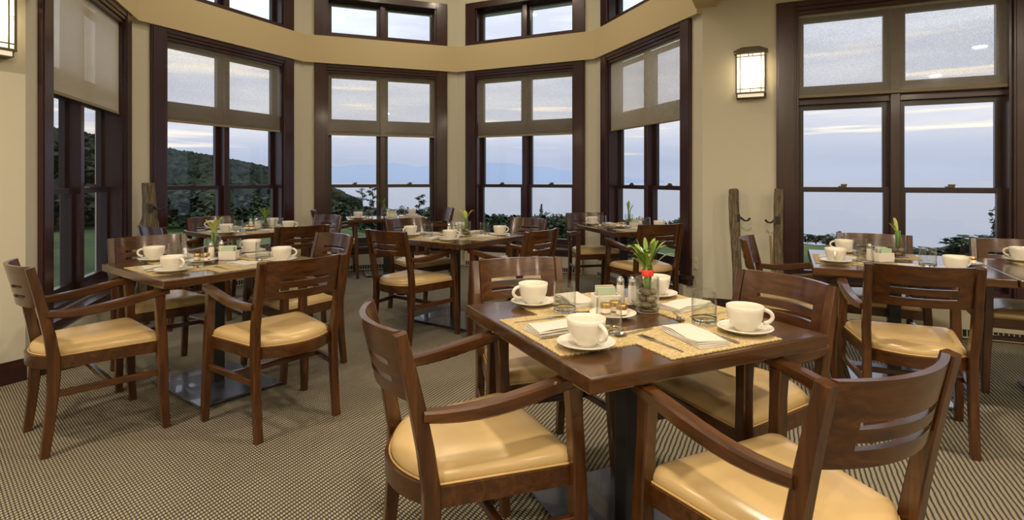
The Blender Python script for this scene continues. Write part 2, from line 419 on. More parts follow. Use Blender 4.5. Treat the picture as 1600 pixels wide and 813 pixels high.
for nm, A, ang in (('bulkhead_right', pR, TH - 3*D45), ('bulkhead_near', o6, TH - 4*D45), ('bulkhead_left', o7, TH - 5*D45)):
    b = .06; mb = MB().prism([(-.12*T22, .12), (b*T22, -b), (S - b*T22, -b), (S + .12*T22, .12)], H_MAIN - .05, H_BAY)
    tag(link('wall_' + nm, mb.mesh('wall', BAND), None, (A.x, A.y, 0), ang), kind='structure')

# ------------------------------------------------------------------ ochre band between the two rows of bay windows, eaves outside, baseboards
k = 0
for nm in ('bay_left', 'bay_back_left', 'bay_back', 'bay_back_right', 'bay_right'):
    A, ang, L, *_ = SEGS[nm]; k += 1; b = .05
    mb = MB().prism([(.0, 0), (b*T22, -b), (L - b*T22, -b), (L, 0)], HEAD_T, 3.2)
    tag(link('trim_%d' % k, mb.mesh('band', BAND), None, (A.x, A.y, 0), ang), kind='structure')
    o = THK; e = .75
    mb = MB().prism([(-o*T22, o), (L + o*T22, o), (L + e*T22, e), (-e*T22, e)], 3.84, 3.98)
    tag(link('trim_%d' % (k + 10), mb.mesh('eave', HEAT), None, (A.x, A.y, 0), ang), kind='structure')
for nm, t0, t1 in (('left', 0, LONG), ('right', 0, .62), ('right', 2.48, LONG), ('rear_left', 0, (eB - eL).length), ('rear_right', 0, (eR - eB).length)):
    A, ang, L, *_ = SEGS[nm]
    mb = MB().box(t0, t1, -.018, 0, 0, .12).box(t0, t1, -.012, 0, .12, .135)
    tag(link('baseboard_' + nm, mb.mesh('baseboard', MAHOG_X), None, (A.x, A.y, 0), ang), kind='structure')

# ------------------------------------------------------------------ windows
def sash(x0, x1, z0, z1, y0, y1, st=.045, top=.045, bot=.045):
    me = MB().box(x0, x0+st, y0, y1, z0, z1).box(x1-st, x1, y0, y1, z0, z1).box(x0+st, x1-st, y0, y1, z1-top, z1).box(x0+st, x1-st, y0, y1, z0, z0+bot).mesh('sash', SASHM)
    ym = (y0+y1)/2
    pn = MB().box(x0+st-.005, x1-st+.005, ym-.002, ym+.002, z0+bot-.005, z1-top+.005).mesh('pane', PANE)
    return me, pn
def window_spec():
    P = []; X0, X1 = CAS, WIN_W - CAS; M0, M1 = WIN_W/2 - .035, WIN_W/2 + .035
    sc_ = lambda x0, x1: MB().box(x0, x1, -.028, .0, SILL_B, HEAD_T).box(x0 + .015, x1 - .015, -.034, -.028, SILL_B, HEAD_T).mesh('side_casing', MAHOG, bevel=.002)
    P.append(part('side_casing', sc_(0, CAS))); P.append(part('side_casing', sc_(X1, WIN_W)))
    P.append(part('head_casing', MB().box(CAS, X1, -.03, .10, HEAD_T - .05, HEAD_T).box(CAS, X1, -.02, .10, HEAD_T - .085, HEAD_T - .05).box(CAS, X1, -.005, .10, HEAD_T - .12, HEAD_T - .085).mesh('head_casing', MAHOG_X, bevel=.003)))
    P.append(part('jamb', MB().box(X0, X0 + .02, 0, .20, SILL_B, HEAD_T - .05).mesh('jamb', MAHOG)))
    P.append(part('jamb', MB().box(X1 - .02, X1, 0, .20, SILL_B, HEAD_T - .05).mesh('jamb', MAHOG)))
    P.append(part('window_sill', MB().box(-.03, WIN_W + .03, -.10, .02, SILL_B - .03, SILL_B + .005).box(-.015, WIN_W + .015, -.06, .0, SILL_B - .09, SILL_B - .03).box(X0, X1, .0, .21, SILL_B, .36).mesh('sill', MAHOG_X, bevel=.003)))
    P.append(part('mullion', MB().box(M0, M1, .06, .20, .36, HEAD_T - .12).mesh('mullion', MAHOG, bevel=.003)))
    for a, b in ((X0 + .02, M0), (M1, X1 - .02)):
        P.append(part('transom', MB().box(a, b, .10, .20, 1.925, 2.045).mesh('transom', MAHOG_X)))
        me, pn = sash(a, b, 2.045, HEAD_T - .12, .12, .17); P.append(part('fixed_light', me, None, [('pane', pn)]))
        me, pn = sash(a, b, 1.14, 1.925, .15, .19); P.append(part('upper_sash', me, None, [('pane', pn)]))
        me, pn = sash(a, b, .36, 1.185, .105, .15, bot=.075)
        xm = (a+b)/2
        lk = MB().box(xm - .03, xm + .03, .095, .13, 1.185, 1.195).box(xm - .012, xm + .035, .10, .115, 1.195, 1.212).mesh('lock', BRONZE)
        P.append(part('lower_sash', me, None, [('pane', pn), ('sash_lock', lk)]))
    return P
def clerestory_spec():
    P = []; X0, X1 = CAS, WIN_W - CAS; M0, M1 = WIN_W/2 - .035, WIN_W/2 + .035; z0, z1 = 3.2, 3.82
    for a, b in ((0, CAS), (X1, WIN_W)): P.append(part('side_casing', MB().box(a, b, -.028, 0, z0, z1).mesh('side_casing', MAHOG, bevel=.002)))
    P.append(part('head_casing', MB().box(CAS, X1, -.03, .10, z1 - .09, z1).mesh('head_casing', MAHOG_X, bevel=.003)))
    P.append(part('window_sill', MB().box(CAS, X1, -.03, .20, z0, z0 + .05).mesh('sill', MAHOG_X, bevel=.003)))
    for a in (X0, X1 - .02): P.append(part('jamb', MB().box(a, a + .02, 0, .2, z0 + .04, z1 - .05).mesh('jamb', MAHOG)))
    P.append(part('mullion', MB().box(M0, M1, .06, .20, z0 + .05, z1 - .09).mesh('mullion', MAHOG, bevel=.003)))
    for a, b in ((X0 + .02, M0), (M1, X1 - .02)):
        me, pn = sash(a, b, z0 + .05, z1 - .09, .12, .17); P.append(part('fixed_light', me, None, [('pane', pn)]))
    return P
def shade_spec(zb):
    X0, X1 = CAS + .004, WIN_W - CAS - .012; zt = HEAD_T - .11
    return [part('fabric', MB().box(X0, X1, .028, .030, zb + .02, zt).mesh('fabric', SHADE)),
            part('hem_bar', MB().box(X0, X1, .024, .034, zb, zb + .024).mesh('hem_bar', HEM, bevel=.002)),
            part('roller', MB().tube([(X0, .055, zt - .005), (X1, .055, zt - .005)], .022, 12).mesh('roller', HEM, smooth=True, angle=50)),
            part('bead_chain', MB().tube([(X1 + .001, .016 + .012*math.sin(a), 1.95 + (.78 if math.cos(a) > 0 else -.80) + .012*math.cos(a)) for a in [2*math.pi*i/20 for i in range(21)]], .0022, 5).mesh('bead_chain', STEEL))]
WS, CS = window_spec(), clerestory_spec(); SH_BAY, SH_R = shade_spec(1.86), shade_spec(1.977)
WDESC = {'bay_left': 'leftmost window showing dark wooded slope close by', 'bay_back_left': 'bay window facing the forested hill',
         'bay_back': 'bay window left of centre behind the far table', 'bay_back_right': 'bay window right of centre facing sea and treetops',
         'bay_right': 'bay window beside the cream pillar wall', 'right': 'large sea-view window at right'}
k = 0
for nm in ('bay_left', 'bay_back_left', 'bay_back', 'bay_back_right', 'bay_right', 'right'):
    A, ang, L, Hh, wo_, cler = SEGS[nm]; P0 = A + d(ang)*wo_; k += 1
    w = spawn(WS, 'window_%d' % k, None, None, (P0.x, P0.y, 0), ang, kind='structure'); w['label'] = 'mahogany ' + WDESC[nm]
    spawn(SH_R if nm == 'right' else SH_BAY, 'roller_shade', 'half-lowered woven olive roller shade in the ' + WDESC[nm], 'roller shade', (P0.x, P0.y, 0), ang, 'woven roller shades')
    if cler:
        w = spawn(CS, 'window_%d' % (k + 10), None, None, (P0.x, P0.y, 0), ang, kind='structure'); w['label'] = 'clerestory light above the ' + WDESC[nm]

# ------------------------------------------------------------------ baseboard heaters under the windows
def heater_spec(Lh):
    fins = MB(); n = int(Lh/.032)
    for i in range(n): fins.box(.02 + i*.032, .02 + i*.032 + .006, -.094, -.088, .02, .072)
    return [part('cover', MB().box(0, Lh, -.09, 0, .075, .215).box(0, Lh, -.075, 0, .215, .22).box(0, .012, -.09, 0, 0, .075).box(Lh-.012, Lh, -.09, 0, 0, .075).mesh('cover', HEAT)),
            part('vent_backing', MB().box(.012, Lh-.012, -.08, -.075, 0, .075).mesh('vent', DARKGAP)),
            ('vent_fins', fins.box(.012, Lh-.012, -.094, -.086, .01, .02).mesh('fins', HEAT), None, [])]
HSP = heater_spec(1.78)
HN = {'bay_left': 'beneath the leftmost window', 'bay_back_left': 'beneath the hill-facing window', 'bay_back': 'beneath the window behind the far table',
      'bay_back_right': 'beneath the window right of centre', 'bay_right': 'beneath the window beside the pillar wall', 'right': 'beneath the large right window'}
for nm in HN:
    A, ang, L, Hh, wo_, cler = SEGS[nm]; P0 = A + d(ang)*(wo_ + .02)
    spawn(HSP, 'baseboard_heater', 'beige metal baseboard heater with vent slots ' + HN[nm], 'heater', (P0.x, P0.y, 0), ang, 'baseboard heaters')

# ------------------------------------------------------------------ wall sconces
def sconce_spec():
    W, Hs, D = .25, .455, .115; x0, x1 = -W/2, W/2; P = []
    P.append(part('back_plate', MB().box(x0, x1, -.012, 0, 0, Hs).mesh('plate', BRONZE)))
    fr = MB()
    for x in (x0, x1 - .012): fr.box(x, x + .012, -D, -D + .012, .045, Hs - .05)
    fr.box(x0, x1, -D - .003, -.012, .035, .05).box(x0, x1, -D - .003, -.012, Hs - .06, Hs - .04)
    for x in (x0, x1 - .008): fr.box(x, x + .008, -.02, -.012, .05, Hs - .06)
    P.append(part('frame', fr.mesh('frame', BRONZE)))
    cap = MB().add([(x0 - .018, -D - .015, Hs - .04), (x1 + .018, -D - .015, Hs - .04), (x1 + .018, 0, Hs - .04), (x0 - .018, 0, Hs - .04),
                    (x0 - .018, -D - .015, Hs - .03), (-.07, -D - .01, Hs), (.07, -D - .01, Hs), (x1 + .018, -D - .015, Hs - .03), (x1 + .018, 0, Hs - .03), (.07, 0, Hs), (-.07, 0, Hs), (x0 - .018, 0, Hs - .03)],
                   [(0, 3, 2, 1), (0, 1, 7, 6, 5, 4), (3, 11, 10, 9, 8, 2), (1, 2, 8, 7), (0, 4, 11, 3), (4, 5, 10, 11), (5, 6, 9, 10), (6, 7, 8, 9)])
    P.append(part('cap', cap.mesh('cap', BRONZE)))
    P.append(part('diffuser', MB().box(x0 + .009, x1 - .009, -D + .006, -.02, .052, Hs - .062).mesh('diffuser', GLOW), 'glowing frosted diffuser'))
    for x in (x0 + .035, x1 - .042): P.append(part('muntin', MB().box(x, x + .007, -D - .001, -D + .005, .05, Hs - .06).mesh('muntin', BRONZE)))
    for z in (.075, Hs - .088): P.append(part('muntin', MB().box(x0 + .012, x1 - .012, -D - .001, -D + .005, z, z + .008).mesh('muntin', BRONZE)))
    for sx in (-1, 1):
        xa = x0 + .012 if sx < 0 else x1 - .035
        for z in (.225, .24): P.append(part('muntin', MB().box(xa, xa + .023, -D - .001, -D + .005, z, z + .004).mesh('muntin', BRONZE)))
    for z in (.228, .246): P.append(part('muntin', MB().box(-.008, .008, -D - .001, -D + .005, z, z + .006).mesh('muntin', BRONZE)))
    for x in (-.022, .014): P.append(part('muntin', MB().box(x, x + .008, -D - .001, -D + .005, Hs - .088, Hs - .06).mesh('muntin', BRONZE)))
    P.append(part('muntin', MB().box(-.003, .003, -D - .001, -D + .005, .05, .075).mesh('muntin', BRONZE)))
    P.append(part('bottom_tray', MB().box(x0 + .01, x1 - .01, -D + .01, -.012, 0, .006).box(x0 + .01, x0 + .016, -D + .01, -.012, .006, .035).box(x1 - .016, x1 - .01, -D + .01, -.012, .006, .035).mesh('tray', BRONZE)))
    P.append(part('lower_diffuser', MB().box(x0 + .017, x1 - .017, -D + .014, -.02, .007, .034).mesh('diffuser', GLOW)))
    return P
SCN = sconce_spec()
def sconce_lamp(P, ang, z):
    l = bpy.data.lights.new('sconce_bulb', 'POINT'); l.energy = SCONCE_W; l.color = (1.0, .84, .58); l.shadow_soft_size = .03
    o = bpy.data.objects.new('sconce_bulb', l); COL.objects.link(o); o.location = (P.x + math.sin(ang)*.062, P.y - math.cos(ang)*.062, z + .22)
P0 = pR + d(TH - D45)*.425
spawn(SCN, 'wall_sconce', 'lit bronze lantern sconce on the cream pillar wall beside the sea-view window', 'wall lamp', (P0.x, P0.y, 1.99), TH - D45, 'bronze wall sconces'); sconce_lamp(P0, TH - D45, 1.99)
P0 = pL - d(TH + D45)*.215
spawn(SCN, 'wall_sconce', 'lit bronze lantern sconce cut by the top left edge', 'wall lamp', (P0.x, P0.y, 1.985), TH + D45, 'bronze wall sconces'); sconce_lamp(P0, TH + D45, 1.985)
# small sensor and socket
P0 = pL + d(TH + 2*D45)*.06
spawn(MB().lathe([(0, .0), (.035, .0), (.035, .02), (.02, .04), (0, .045)], 16).mesh('sensor', PORC, smooth=True), 'motion_sensor', 'small white motion sensor high beside the leftmost window', 'sensor', (P0.x + .05, P0.y - .02, 2.41), 0)
P0 = pR - d(TH - 2*D45)*.10
spawn([part('plate', MB().box(-.036, .036, -.006, 0, -.058, .058).mesh('plate', PLASTIC, bevel=.002)),
       part('socket', MB().box(-.017, .017, -.009, -.005, .008, .042).mesh('socket', PLASTIC, bevel=.002)),
       part('socket', MB().box(-.017, .017, -.009, -.005, -.042, -.008).mesh('socket', PLASTIC, bevel=.002))],
      'wall_outlet', 'ivory double power outlet low on the pillar wall', 'outlet', (P0.x, P0.y, .44), TH - 2*D45)

# ------------------------------------------------------------------ ceiling downlights (above the frame)
DL = [part('ring', MB().lathe([(.075, -.004), (.10, -.004), (.10, 0), (.075, 0), (.075, -.004)], 24).mesh('ring', PORC, smooth=True, angle=40)),
      part('lens', MB().lathe([(0, -.002), (.075, -.002), (.075, -.001), (0, -.001)], 24).mesh('lens', BULB))]
def downlight(x, y, z, w, size=.15):
    spawn(DL, 'ceiling_downlight', 'round recessed ceiling downlight above the dining room', 'ceiling lamp', (x, y, z), 0, 'ceiling downlights')
    l = bpy.data.lights.new('downlight_lamp', 'AREA'); l.shape = 'DISK'; l.size = size; l.energy = w; l.color = LAMP_COLOR
    o = bpy.data.objects.new('downlight_lamp', l); COL.objects.link(o); o.location = (x, y, z - .012)
for i in range(4):
    for j in range(4):
        p = eL + u_*(1.4 + 2.6*i) + v_*(1.4 + 2.1*j)
        if (p - OCT_C).length < 2.85: continue
        downlight(p.x, p.y, H_MAIN, LAMP_W_MAIN)
bc = OCT_C
for ox, oy in ((-1.3, .2), (1.1, .5), (-.1, 1.5), (0, -1.2), (0, .2)):
    downlight(bc.x + ox, bc.y + oy, H_BAY, LAMP_W_BAY)

# ------------------------------------------------------------------ chair
def chair_spec():
    P = []
    def yb(z):  # back post line
        if z < .42: return -.205 - .035*((.42 - z)/.42)**1.6
        return -.205 - .085*((z - .42)/.44)**1.25
    zs = [0, .12, .25, .36, .44, .55, .66, .76, .86]
    for s in (-1, 1):
        path = [(s*(.205 + (.006 if z > .5 else 0)), yb(z), z) for z in zs]
        P.append(part('rear_leg', MB().bar(path, [.036]*len(zs), [.034, .038, .042, .046, .046, .043, .04, .036, .032], (1, 0, 0)).mesh('rear_leg', W_Z)))
    for s in (-1, 1):
        fz = [0, .1, .22, .34, .46, .58, .67]
        path = [(s*(.262 + .010*math.cos(z/.67*math.pi*1.0)), .205 + .016*(1 - z/.35)**2*(1 if z < .35 else .25) - .012*max(0, (z - .46)/.2), z) for z in fz]
        P.append(part('front_leg', MB().bar(path, [.034, .037, .041, .044, .042, .040, .042], [.034, .036, .042, .046, .042, .040, .046], (1, 0, 0)).mesh('front_leg', W_Z)))
    for s in (-1, 1):
        pts = []
        for i in range(11):
            q = i/10; y = .235 - q*(.235 + .232); z = .687 - .042*q - .030*math.sin(q*math.pi)*q
            x = .256 - .030*q + .012*math.sin(q*math.pi) - .006*q
            pts.append((s*x, y, z))
        P.append(part('arm', MB().bar(pts, [.046 - .008*i/10 for i in range(11)], [.030 + .012*math.sin(i/10*math.pi) for i in range(11)], (1, 0, 0), ch=.006).mesh('arm', W_Y, smooth=True, angle=40)))
    # backrest: curved board with two slots
    def board(x, z, off):
        y = yb(z) - .050*(1 - (x/.19)**2) + off
        return (x, y, z)
    nx = 32; xs = [-.19 + .38*i/nx for i in range(nx + 1)]
    zz = [.672, .695, .712, .728, .744, .758, .774, .80, .83, .862]; slots = (2, 5)
    sl0, sl1 = 5, nx - 5
    v = []; f = []; nz = len(zz)
    for off in (-.009, .009):
        for x in xs:
            for z in zz: v.append(board(x, z, off))
    idx = lambda s, i, j: s*(nx + 1)*nz + i*nz + j
    solid = lambda i, j: 0 <= i < nx and 0 <= j < nz - 1 and not (j in slots and sl0 <= i < sl1)
    for i in range(nx):
        for j in range(nz - 1):
            if not solid(i, j): continue
            f.append((idx(0, i, j), idx(0, i+1, j), idx(0, i+1, j+1), idx(0, i, j+1)))
            f.append((idx(1, i, j), idx(1, i, j+1), idx(1, i+1, j+1), idx(1, i+1, j)))
            for (di, dj, a, b) in ((-1, 0, (i, j), (i, j+1)), (1, 0, (i+1, j), (i+1, j+1)), (0, -1, (i, j), (i+1, j)), (0, 1, (i, j+1), (i+1, j+1))):
                if not solid(i + di, j + dj): f.append((idx(0, *a), idx(0, *b), idx(1, *b), idx(1, *a)))
    P.append(part('backrest', MB().add(v, f).mesh('backrest', W_X, smooth=True, angle=35)))
    # seat outline
    def outline(inset, n=14):
        pts = [(-.245 + inset, .215 - inset), (.245 - inset, .215 - inset)]
        pts = []
        xf, xb, yf, ybk = .246 - inset, .192 - inset, .208 - inset, -.185
        rr = .03
        for i in range(5):
            a = R(90 - i*90/4); pts.append((xf - rr + rr*math.cos(a), yf - rr + rr*math.sin(a)))
        for i in range(n + 1):
            q = -1 + 2*i/n; x = -q*xb; pts.append((x, ybk - (.075 - inset)*(1 - q*q) + inset*.5))
        for i in range(5):
            a = R(180 - i*90/4); pts.append((-xf + rr + rr*math.cos(a), yf - rr + rr*math.sin(a)))
        return pts
    # frame rails
    o, i_ = outline(-.012), outline(.02); n = len(o)
    rail = MB(); v = [(p[0], p[1], z) for z in (.385, .44) for p in o] + [(p[0], p[1], z) for z in (.385, .44) for p in i_]; f = []
    for a in range(n):
        b = (a + 1) % n
        f += [(a, b, n + b, n + a), (2*n + a, 3*n + a, 3*n + b, 2*n + b), (n + a, n + b, 3*n + b, 3*n + a), (a, 2*n + a, 2*n + b, b)]
    P.append(part('seat_frame', rail.add(v, f).mesh('seat_frame', W_X, smooth=True, angle=40)))
    cu = MB(); rings = [(.96, .432), (.99, .440), (1.0, .452), (.985, .466), (.945, .477), (.87, .486), (.74, .492), (.55, .4955), (.3, .497)]
    v = []; f = []
    for ins, z in rings: v += [(p[0]*ins, -.01 + (p[1] + .01)*ins, z) for p in outline(0)]
    for r_ in range(len(rings) - 1):
        for a in range(n):
            b = (a + 1) % n; f.append((r_*n + a, r_*n + b, (r_+1)*n + b, (r_+1)*n + a))
    m_ = len(rings) - 1; v.append((0, -.01, .4975)); f += [(m_*n + a, m_*n + (a+1) % n, len(v) - 1) for a in range(n)]
    piping = MB().tube([(p[0], p[1], .443) for p in outline(-.002)] + [(outline(-.002)[0][0], outline(-.002)[0][1], .443)], .0035, 6).mesh('piping', PIPE, smooth=True)
    P.append(part('seat_cushion', cu.add(v, f).mesh('seat_cushion', VINYL, smooth=True), 'tan vinyl seat cushion', [('piping', piping)]))
    for s in (-1, 1):
        P.append(part('stretcher', MB().bar([(s*.262, .205, .285), (s*.207, -.213, .275)], .022, .030, (1, 0, 0), ch=.003).mesh('stretcher', W_Y)))
    P.append(part('stretcher', MB().bar([(-.235, .0, .28), (.235, .0, .28)], .022, .028, (0, 1, 0), ch=.003).mesh('stretcher', W_X)))
    return P
CHAIR = chair_spec()
def chair(cx, cy, face, label, group):
    f = R(face); x = cx + .287*math.cos(f); y = cy + .287*math.sin(f)
    return spawn(CHAIR, 'dining_chair', label, 'chair', (x, y, 0), f - R(90), group)
CH_L = [
 (-.398, 1.58, 26.0, 'foreground armchair at left of the front table, its side to us', 'chairs around the foreground table'),
 (.775, 1.148, 115.6, 'foreground armchair cut by the bottom edge, slotted back towards us', 'chairs around the foreground table'),
 (-.022, 2.69, -72.0, 'armchair behind the front table, its back just left of the cups', 'chairs around the foreground table'),
 (1.05, 2.20, 205.0, 'armchair pushed under the right side of the front table', 'chairs around the foreground table'),
 (-2.33, 2.56, 50.0, 'armchair at the left edge of the photo beside the left table', 'chairs around the left table'),
 (-1.08, 2.73, 140.0, 'armchair at the right front of the left table, slotted back towards us', 'chairs around the left table'),
 (-2.57, 3.78, -42.0, 'armchair behind the left table by the leftmost window', 'chairs around the left table'),
 (-1.34, 3.92, 230.0, 'armchair at the far right of the left table, facing left', 'chairs around the left table'),
 (-1.04, 4.20, 54.0, 'armchair at the left front of the centre table, fully in view', 'chairs around the centre table'),
 (.16, 4.25, 145.0, 'armchair at the right front of the centre table, slotted back towards us', 'chairs around the centre table'),
 (-1.17, 5.53, -45.0, 'armchair behind the centre table on its left side', 'chairs around the centre table'),
 (.07, 5.535, 230.0, 'armchair behind the centre table on its right side', 'chairs around the centre table'),
 (-1.84, 4.62, 134.0, 'armchair at the near right of the hill-side window table', 'chairs around the hill-side window table'),
 (-2.13, 6.05, 237.0, 'armchair at the far right of the hill-side window table', 'chairs around the hill-side window table'),
 (-3.26, 5.76, -42.0, 'armchair at the far left of the hill-side window table', 'chairs around the hill-side window table'),
 (-3.10, 4.60, 57.0, 'armchair at the near left of the hill-side window table', 'chairs around the hill-side window table'),
 (-2.64, 7.02, 20.0, 'armchair at the left end of the far back table', 'chairs at the far back table'),
 (-1.0, 7.62, 200.0, 'armchair at the right end of the far back table', 'chairs at the far back table'),
 (.74, 6.46, -76.0, 'armchair at the far end of the table beside the right bay window', 'chairs at the right bay window table'),
 (1.22, 4.80, 110.0, 'armchair at the near end of the table beside the right bay window', 'chairs at the right bay window table'),
 (1.82, 2.49, 67.0, 'armchair in front of the sea-view window table, slotted back towards us', 'chairs around the sea-view table'),
 (1.53, 3.70, -28.0, 'armchair at the left end of the sea-view window table', 'chairs around the sea-view table'),
 (2.51, 3.92, 240.0, 'armchair behind the sea-view window table on its left half', 'chairs around the sea-view table'),
 (3.19, 3.56, 244.0, 'armchair behind the sea-view window table cut by the right edge', 'chairs around the sea-view table'),
]
for c in CH_L: chair(*c)

# ------------------------------------------------------------------ tables
def table_spec(lx, ly, bx=.47, by=.66):
    x, y = lx/2, ly/2
    P = [part('tabletop', MB().box(-x, x, -y, y, .706, .75).mesh('tabletop', W_TOP, bevel=.005, seg=2)),
         part('pedestal', MB().box(-.034, .034, -.034, .034, .015, .69).mesh('pedestal', IRON, bevel=.006, seg=2)),
         part('top_plate', MB().box(-.18, .18, -.05, .05, .692, .706).box(-.05, .05, -.18, .18, .688, .706).mesh('top_plate', IRON)),
         part('base_plate', MB().box(-bx/2, bx/2, -by/2, by/2, .014, .027).mesh('base_plate', PLATE, bevel=.004))]
    lev = lambda a, b: MB().lathe([(0, 0), (.018, 0), (.018, .006), (.008, .008), (.008, .015), (0, .015)], 12, (a, b, 0)).mesh('leveller', IRON)
    for a in (-1, 1):
        for b in (-1, 1): P.append(part('leveller', lev(a*(bx/2 - .04), b*(by/2 - .04))))
    return P
TSQ = table_spec(.905, .905); TSM = table_spec(1.0, .66, .56, .44)
TABLES = {  # key: centre, angle, descriptor, spec
 'front': ((.3825, 1.982), 25.8, 'the foreground table', TSQ), 'left': ((-1.855, 3.342), 53.0, 'the left table', TSQ),
 'centre': ((-.586, 4.854), 56.5, 'the centre table', TSQ), 'hill': ((-2.69, 5.456), 50.0, 'the hill-side window table', TSQ),
 'back': ((-1.80, 7.30), 20.2, 'the far back table', TSM), 'bay': ((1.07, 5.76), -73.6, 'the right bay window table', TSM),
 'sea': ((2.265, 3.34), -25.8, 'the sea-view window table', TSQ), 'edge': ((3.085, 2.943), -25.8, 'the table cut by the right edge', TSQ)}
TLAB = {'front': 'square dark wood pedestal table laid for breakfast in the foreground', 'left': 'square dark wood pedestal table on the left, by the leftmost window',
 'centre': 'square dark wood pedestal table in the centre of the room', 'hill': 'dark wood table in front of the hill-facing window, behind the left table',
 'back': 'small dark wood table farthest back under the bay window', 'bay': 'narrow dark wood table along the bay window beside the pillar wall',
 'sea': 'square dark wood pedestal table below the large sea-view window', 'edge': 'dark wood table butted against the sea-view table, cut by the right edge'}
for key, (c, ang, desc, spec) in TABLES.items():
    spawn(spec, 'dining_table', TLAB[key], 'table', (c[0], c[1], 0), R(ang), 'breakfast tables')

# ------------------------------------------------------------------ tableware meshes
TZ = .75
cup_body = MB().lathe([(0, .006), (.026, .006), (.028, .0), (.031, .0), (.033, .008), (.046, .022), (.054, .042), (.0575, .066), (.0585, .080), (.057, .081), (.055, .079), (.0535, .064), (.050, .042), (.042, .024), (.030, .013), (0, .010)], 32).mesh('cup_body', PORC, smooth=True)
hd = [(.052 + .030*math.sin(q), 0, .047 + .022*math.cos(q)) for q in [R(5 + 170*i/10) for i in range(11)]]
cup_handle = MB().tube([(p[0] + .002, p[1], p[2]) for p in hd], [.0065]*11, 10).mesh('handle', PORC, smooth=True)
CUP = [part('bowl', cup_body), part('handle', cup_handle)]
SAUCER = MB().lathe([(0, .004), (.032, .004), (.034, 0), (.044, 0), (.048, .004), (.075, .012), (.087, .018), (.0875, .020), (.085, .0205), (.073, .0155), (.048, .0075), (0, .0065)], 36).mesh('saucer', PORC, smooth=True)
GWALL = [(.043, .0185), (.043, .05), (.0415, .085), (.0405, .111), (.0395, .112), (.0385, .111), (.0395, .085), (.041, .05), (.0408, .0185)]
GLS = [part('wall', MB().lathe(GWALL, 28).mesh('tumbler', TGLASS, smooth=True)),
       part('base', MB().lathe([(0, 0), (.036, 0), (.040, .003), (.0428, .018), (.0408, .0182), (.036, .014), (0, .013)], 28).mesh('tumbler_base', GLASS, smooth=True), 'thick glass base')]
def napkin():
    mb = MB(); L, Wd = .215, .105
    n = 8
    for k in range(4):
        z0 = .0004 + k*.0036; ins = .003*k
        pts = []
        for sx in (-1, 1): pass
        prof = []
        x0, x1 = -Wd/2 + ins*.6, Wd/2 - .004*(k % 2)
        for i in range(n + 1):
            q = R(-90 + 180*i/n); prof.append((x1 + .0018*math.cos(q), z0 + .0018 + .0018*math.sin(q)))
        for i in range(n + 1):
            q = R(90 + 180*i/n); prof.append((x0 + .0018*math.cos(q), z0 + .0018 + .0018*math.sin(q)))
        ys = [-L/2 + .003*k, -L/4, 0, L/4, L/2 - .002*k]; v = []; f = []
        m = len(prof)
        for yi, y in enumerate(ys):
            for (px, pz) in prof: v.append((px + .003*math.sin(yi*1.7 + k), y + .004*math.sin(px*30 + k), pz + (.0016*math.sin(yi*2.1 + k + px*25) + .0016)*k*.5))
        for a in range(len(ys) - 1):
            for b in range(m): f.append((a*m + b, a*m + (b+1) % m, (a+1)*m + (b+1) % m, (a+1)*m + b))
        f += [tuple(range(m)), tuple(range((len(ys)-1)*m, len(ys)*m))[::-1]]
        mb.add(v, f)
    return mb.mesh('napkin', LINEN, smooth=True, angle=50)
NAPKIN = napkin()
def placemat():
    rnd = random.Random(3); W_, D_ = .44, .285; pts = []
    def edge(a, b, n):
        for i in range(n):
            t = i/n; x = a[0] + (b[0]-a[0])*t; y = a[1] + (b[1]-a[1])*t
            j = .0022 if i % 2 else -.0012
            nx, ny = (b[1]-a[1]), -(b[0]-a[0]); l = math.hypot(nx, ny)
            pts.append((x + nx/l*(j + rnd.uniform(-.001, .001)), y + ny/l*(j + rnd.uniform(-.001, .001))))
    c = [(-W_/2, -D_/2), (W_/2, -D_/2), (W_/2, D_/2), (-W_/2, D_/2)]
    for i in range(4): edge(c[i], c[(i+1) % 4], 52 if i % 2 == 0 else 34)
    return MB().prism(pts, 0, .003).mesh('placemat', STRAW)
MAT = placemat()
def flat(outline, z0=0.0, th=.002, m=STEEL, name='cutlery', zf=None):
    mb = MB().prism(outline, z0, z0 + th)
    if zf: mb.v = [(x, y, z + zf(x, y)) for x, y, z in mb.v]
    return mb.mesh(name, m)
fh = [(-.004, -.10), (.004, -.10), (.0045, -.06), (.0028, .0), (.003, .02), (-.003, .02), (-.0028, 0), (-.0045, -.06)]
fz = lambda x, y: .004*math.exp(-((y - .02)/.03)**2)
tines = MB().prism([(-.003, .02), (.003, .02), (.0105, .04), (.011, .052), (-.011, .052), (-.0105, .04)], 0, .002)
for i in range(4): tines.box(-.011 + i*.0064, -.011 + i*.0064 + .0030, .052, .098, 0, .002)
tines.v = [(x, y, z + fz(x, y)) for x, y, z in tines.v]
FORK = [part('handle', flat(fh, zf=fz)), part('tines', tines.mesh('tines', STEEL))]
KNIFE = [part('handle', MB().bar([(0, -.11, .004), (0, -.05, .0045), (0, .0, .004)], [.011, .010, .008], [.006, .006, .005], (1, 0, 0), ch=.002).mesh('handle', STEEL)),
         part('blade', flat([(-.006, .0), (.006, .0), (.009, .03), (.008, .08), (.001, .105), (-.005, .10)], .003, .0015))]
bowl = MB(); v = []; f = []
for i in range(6):
    rr = i/5
    for k_ in range(16):
        q = 2*math.pi*k_/16; v.append((.0155*rr*math.cos(q), .065 + .024*rr*math.sin(q), .0005 + .006*rr*rr))
for i in range(5):
    for k_ in range(16): f.append((i*16 + k_, i*16 + (k_+1) % 16, (i+1)*16 + (k_+1) % 16, (i+1)*16 + k_))
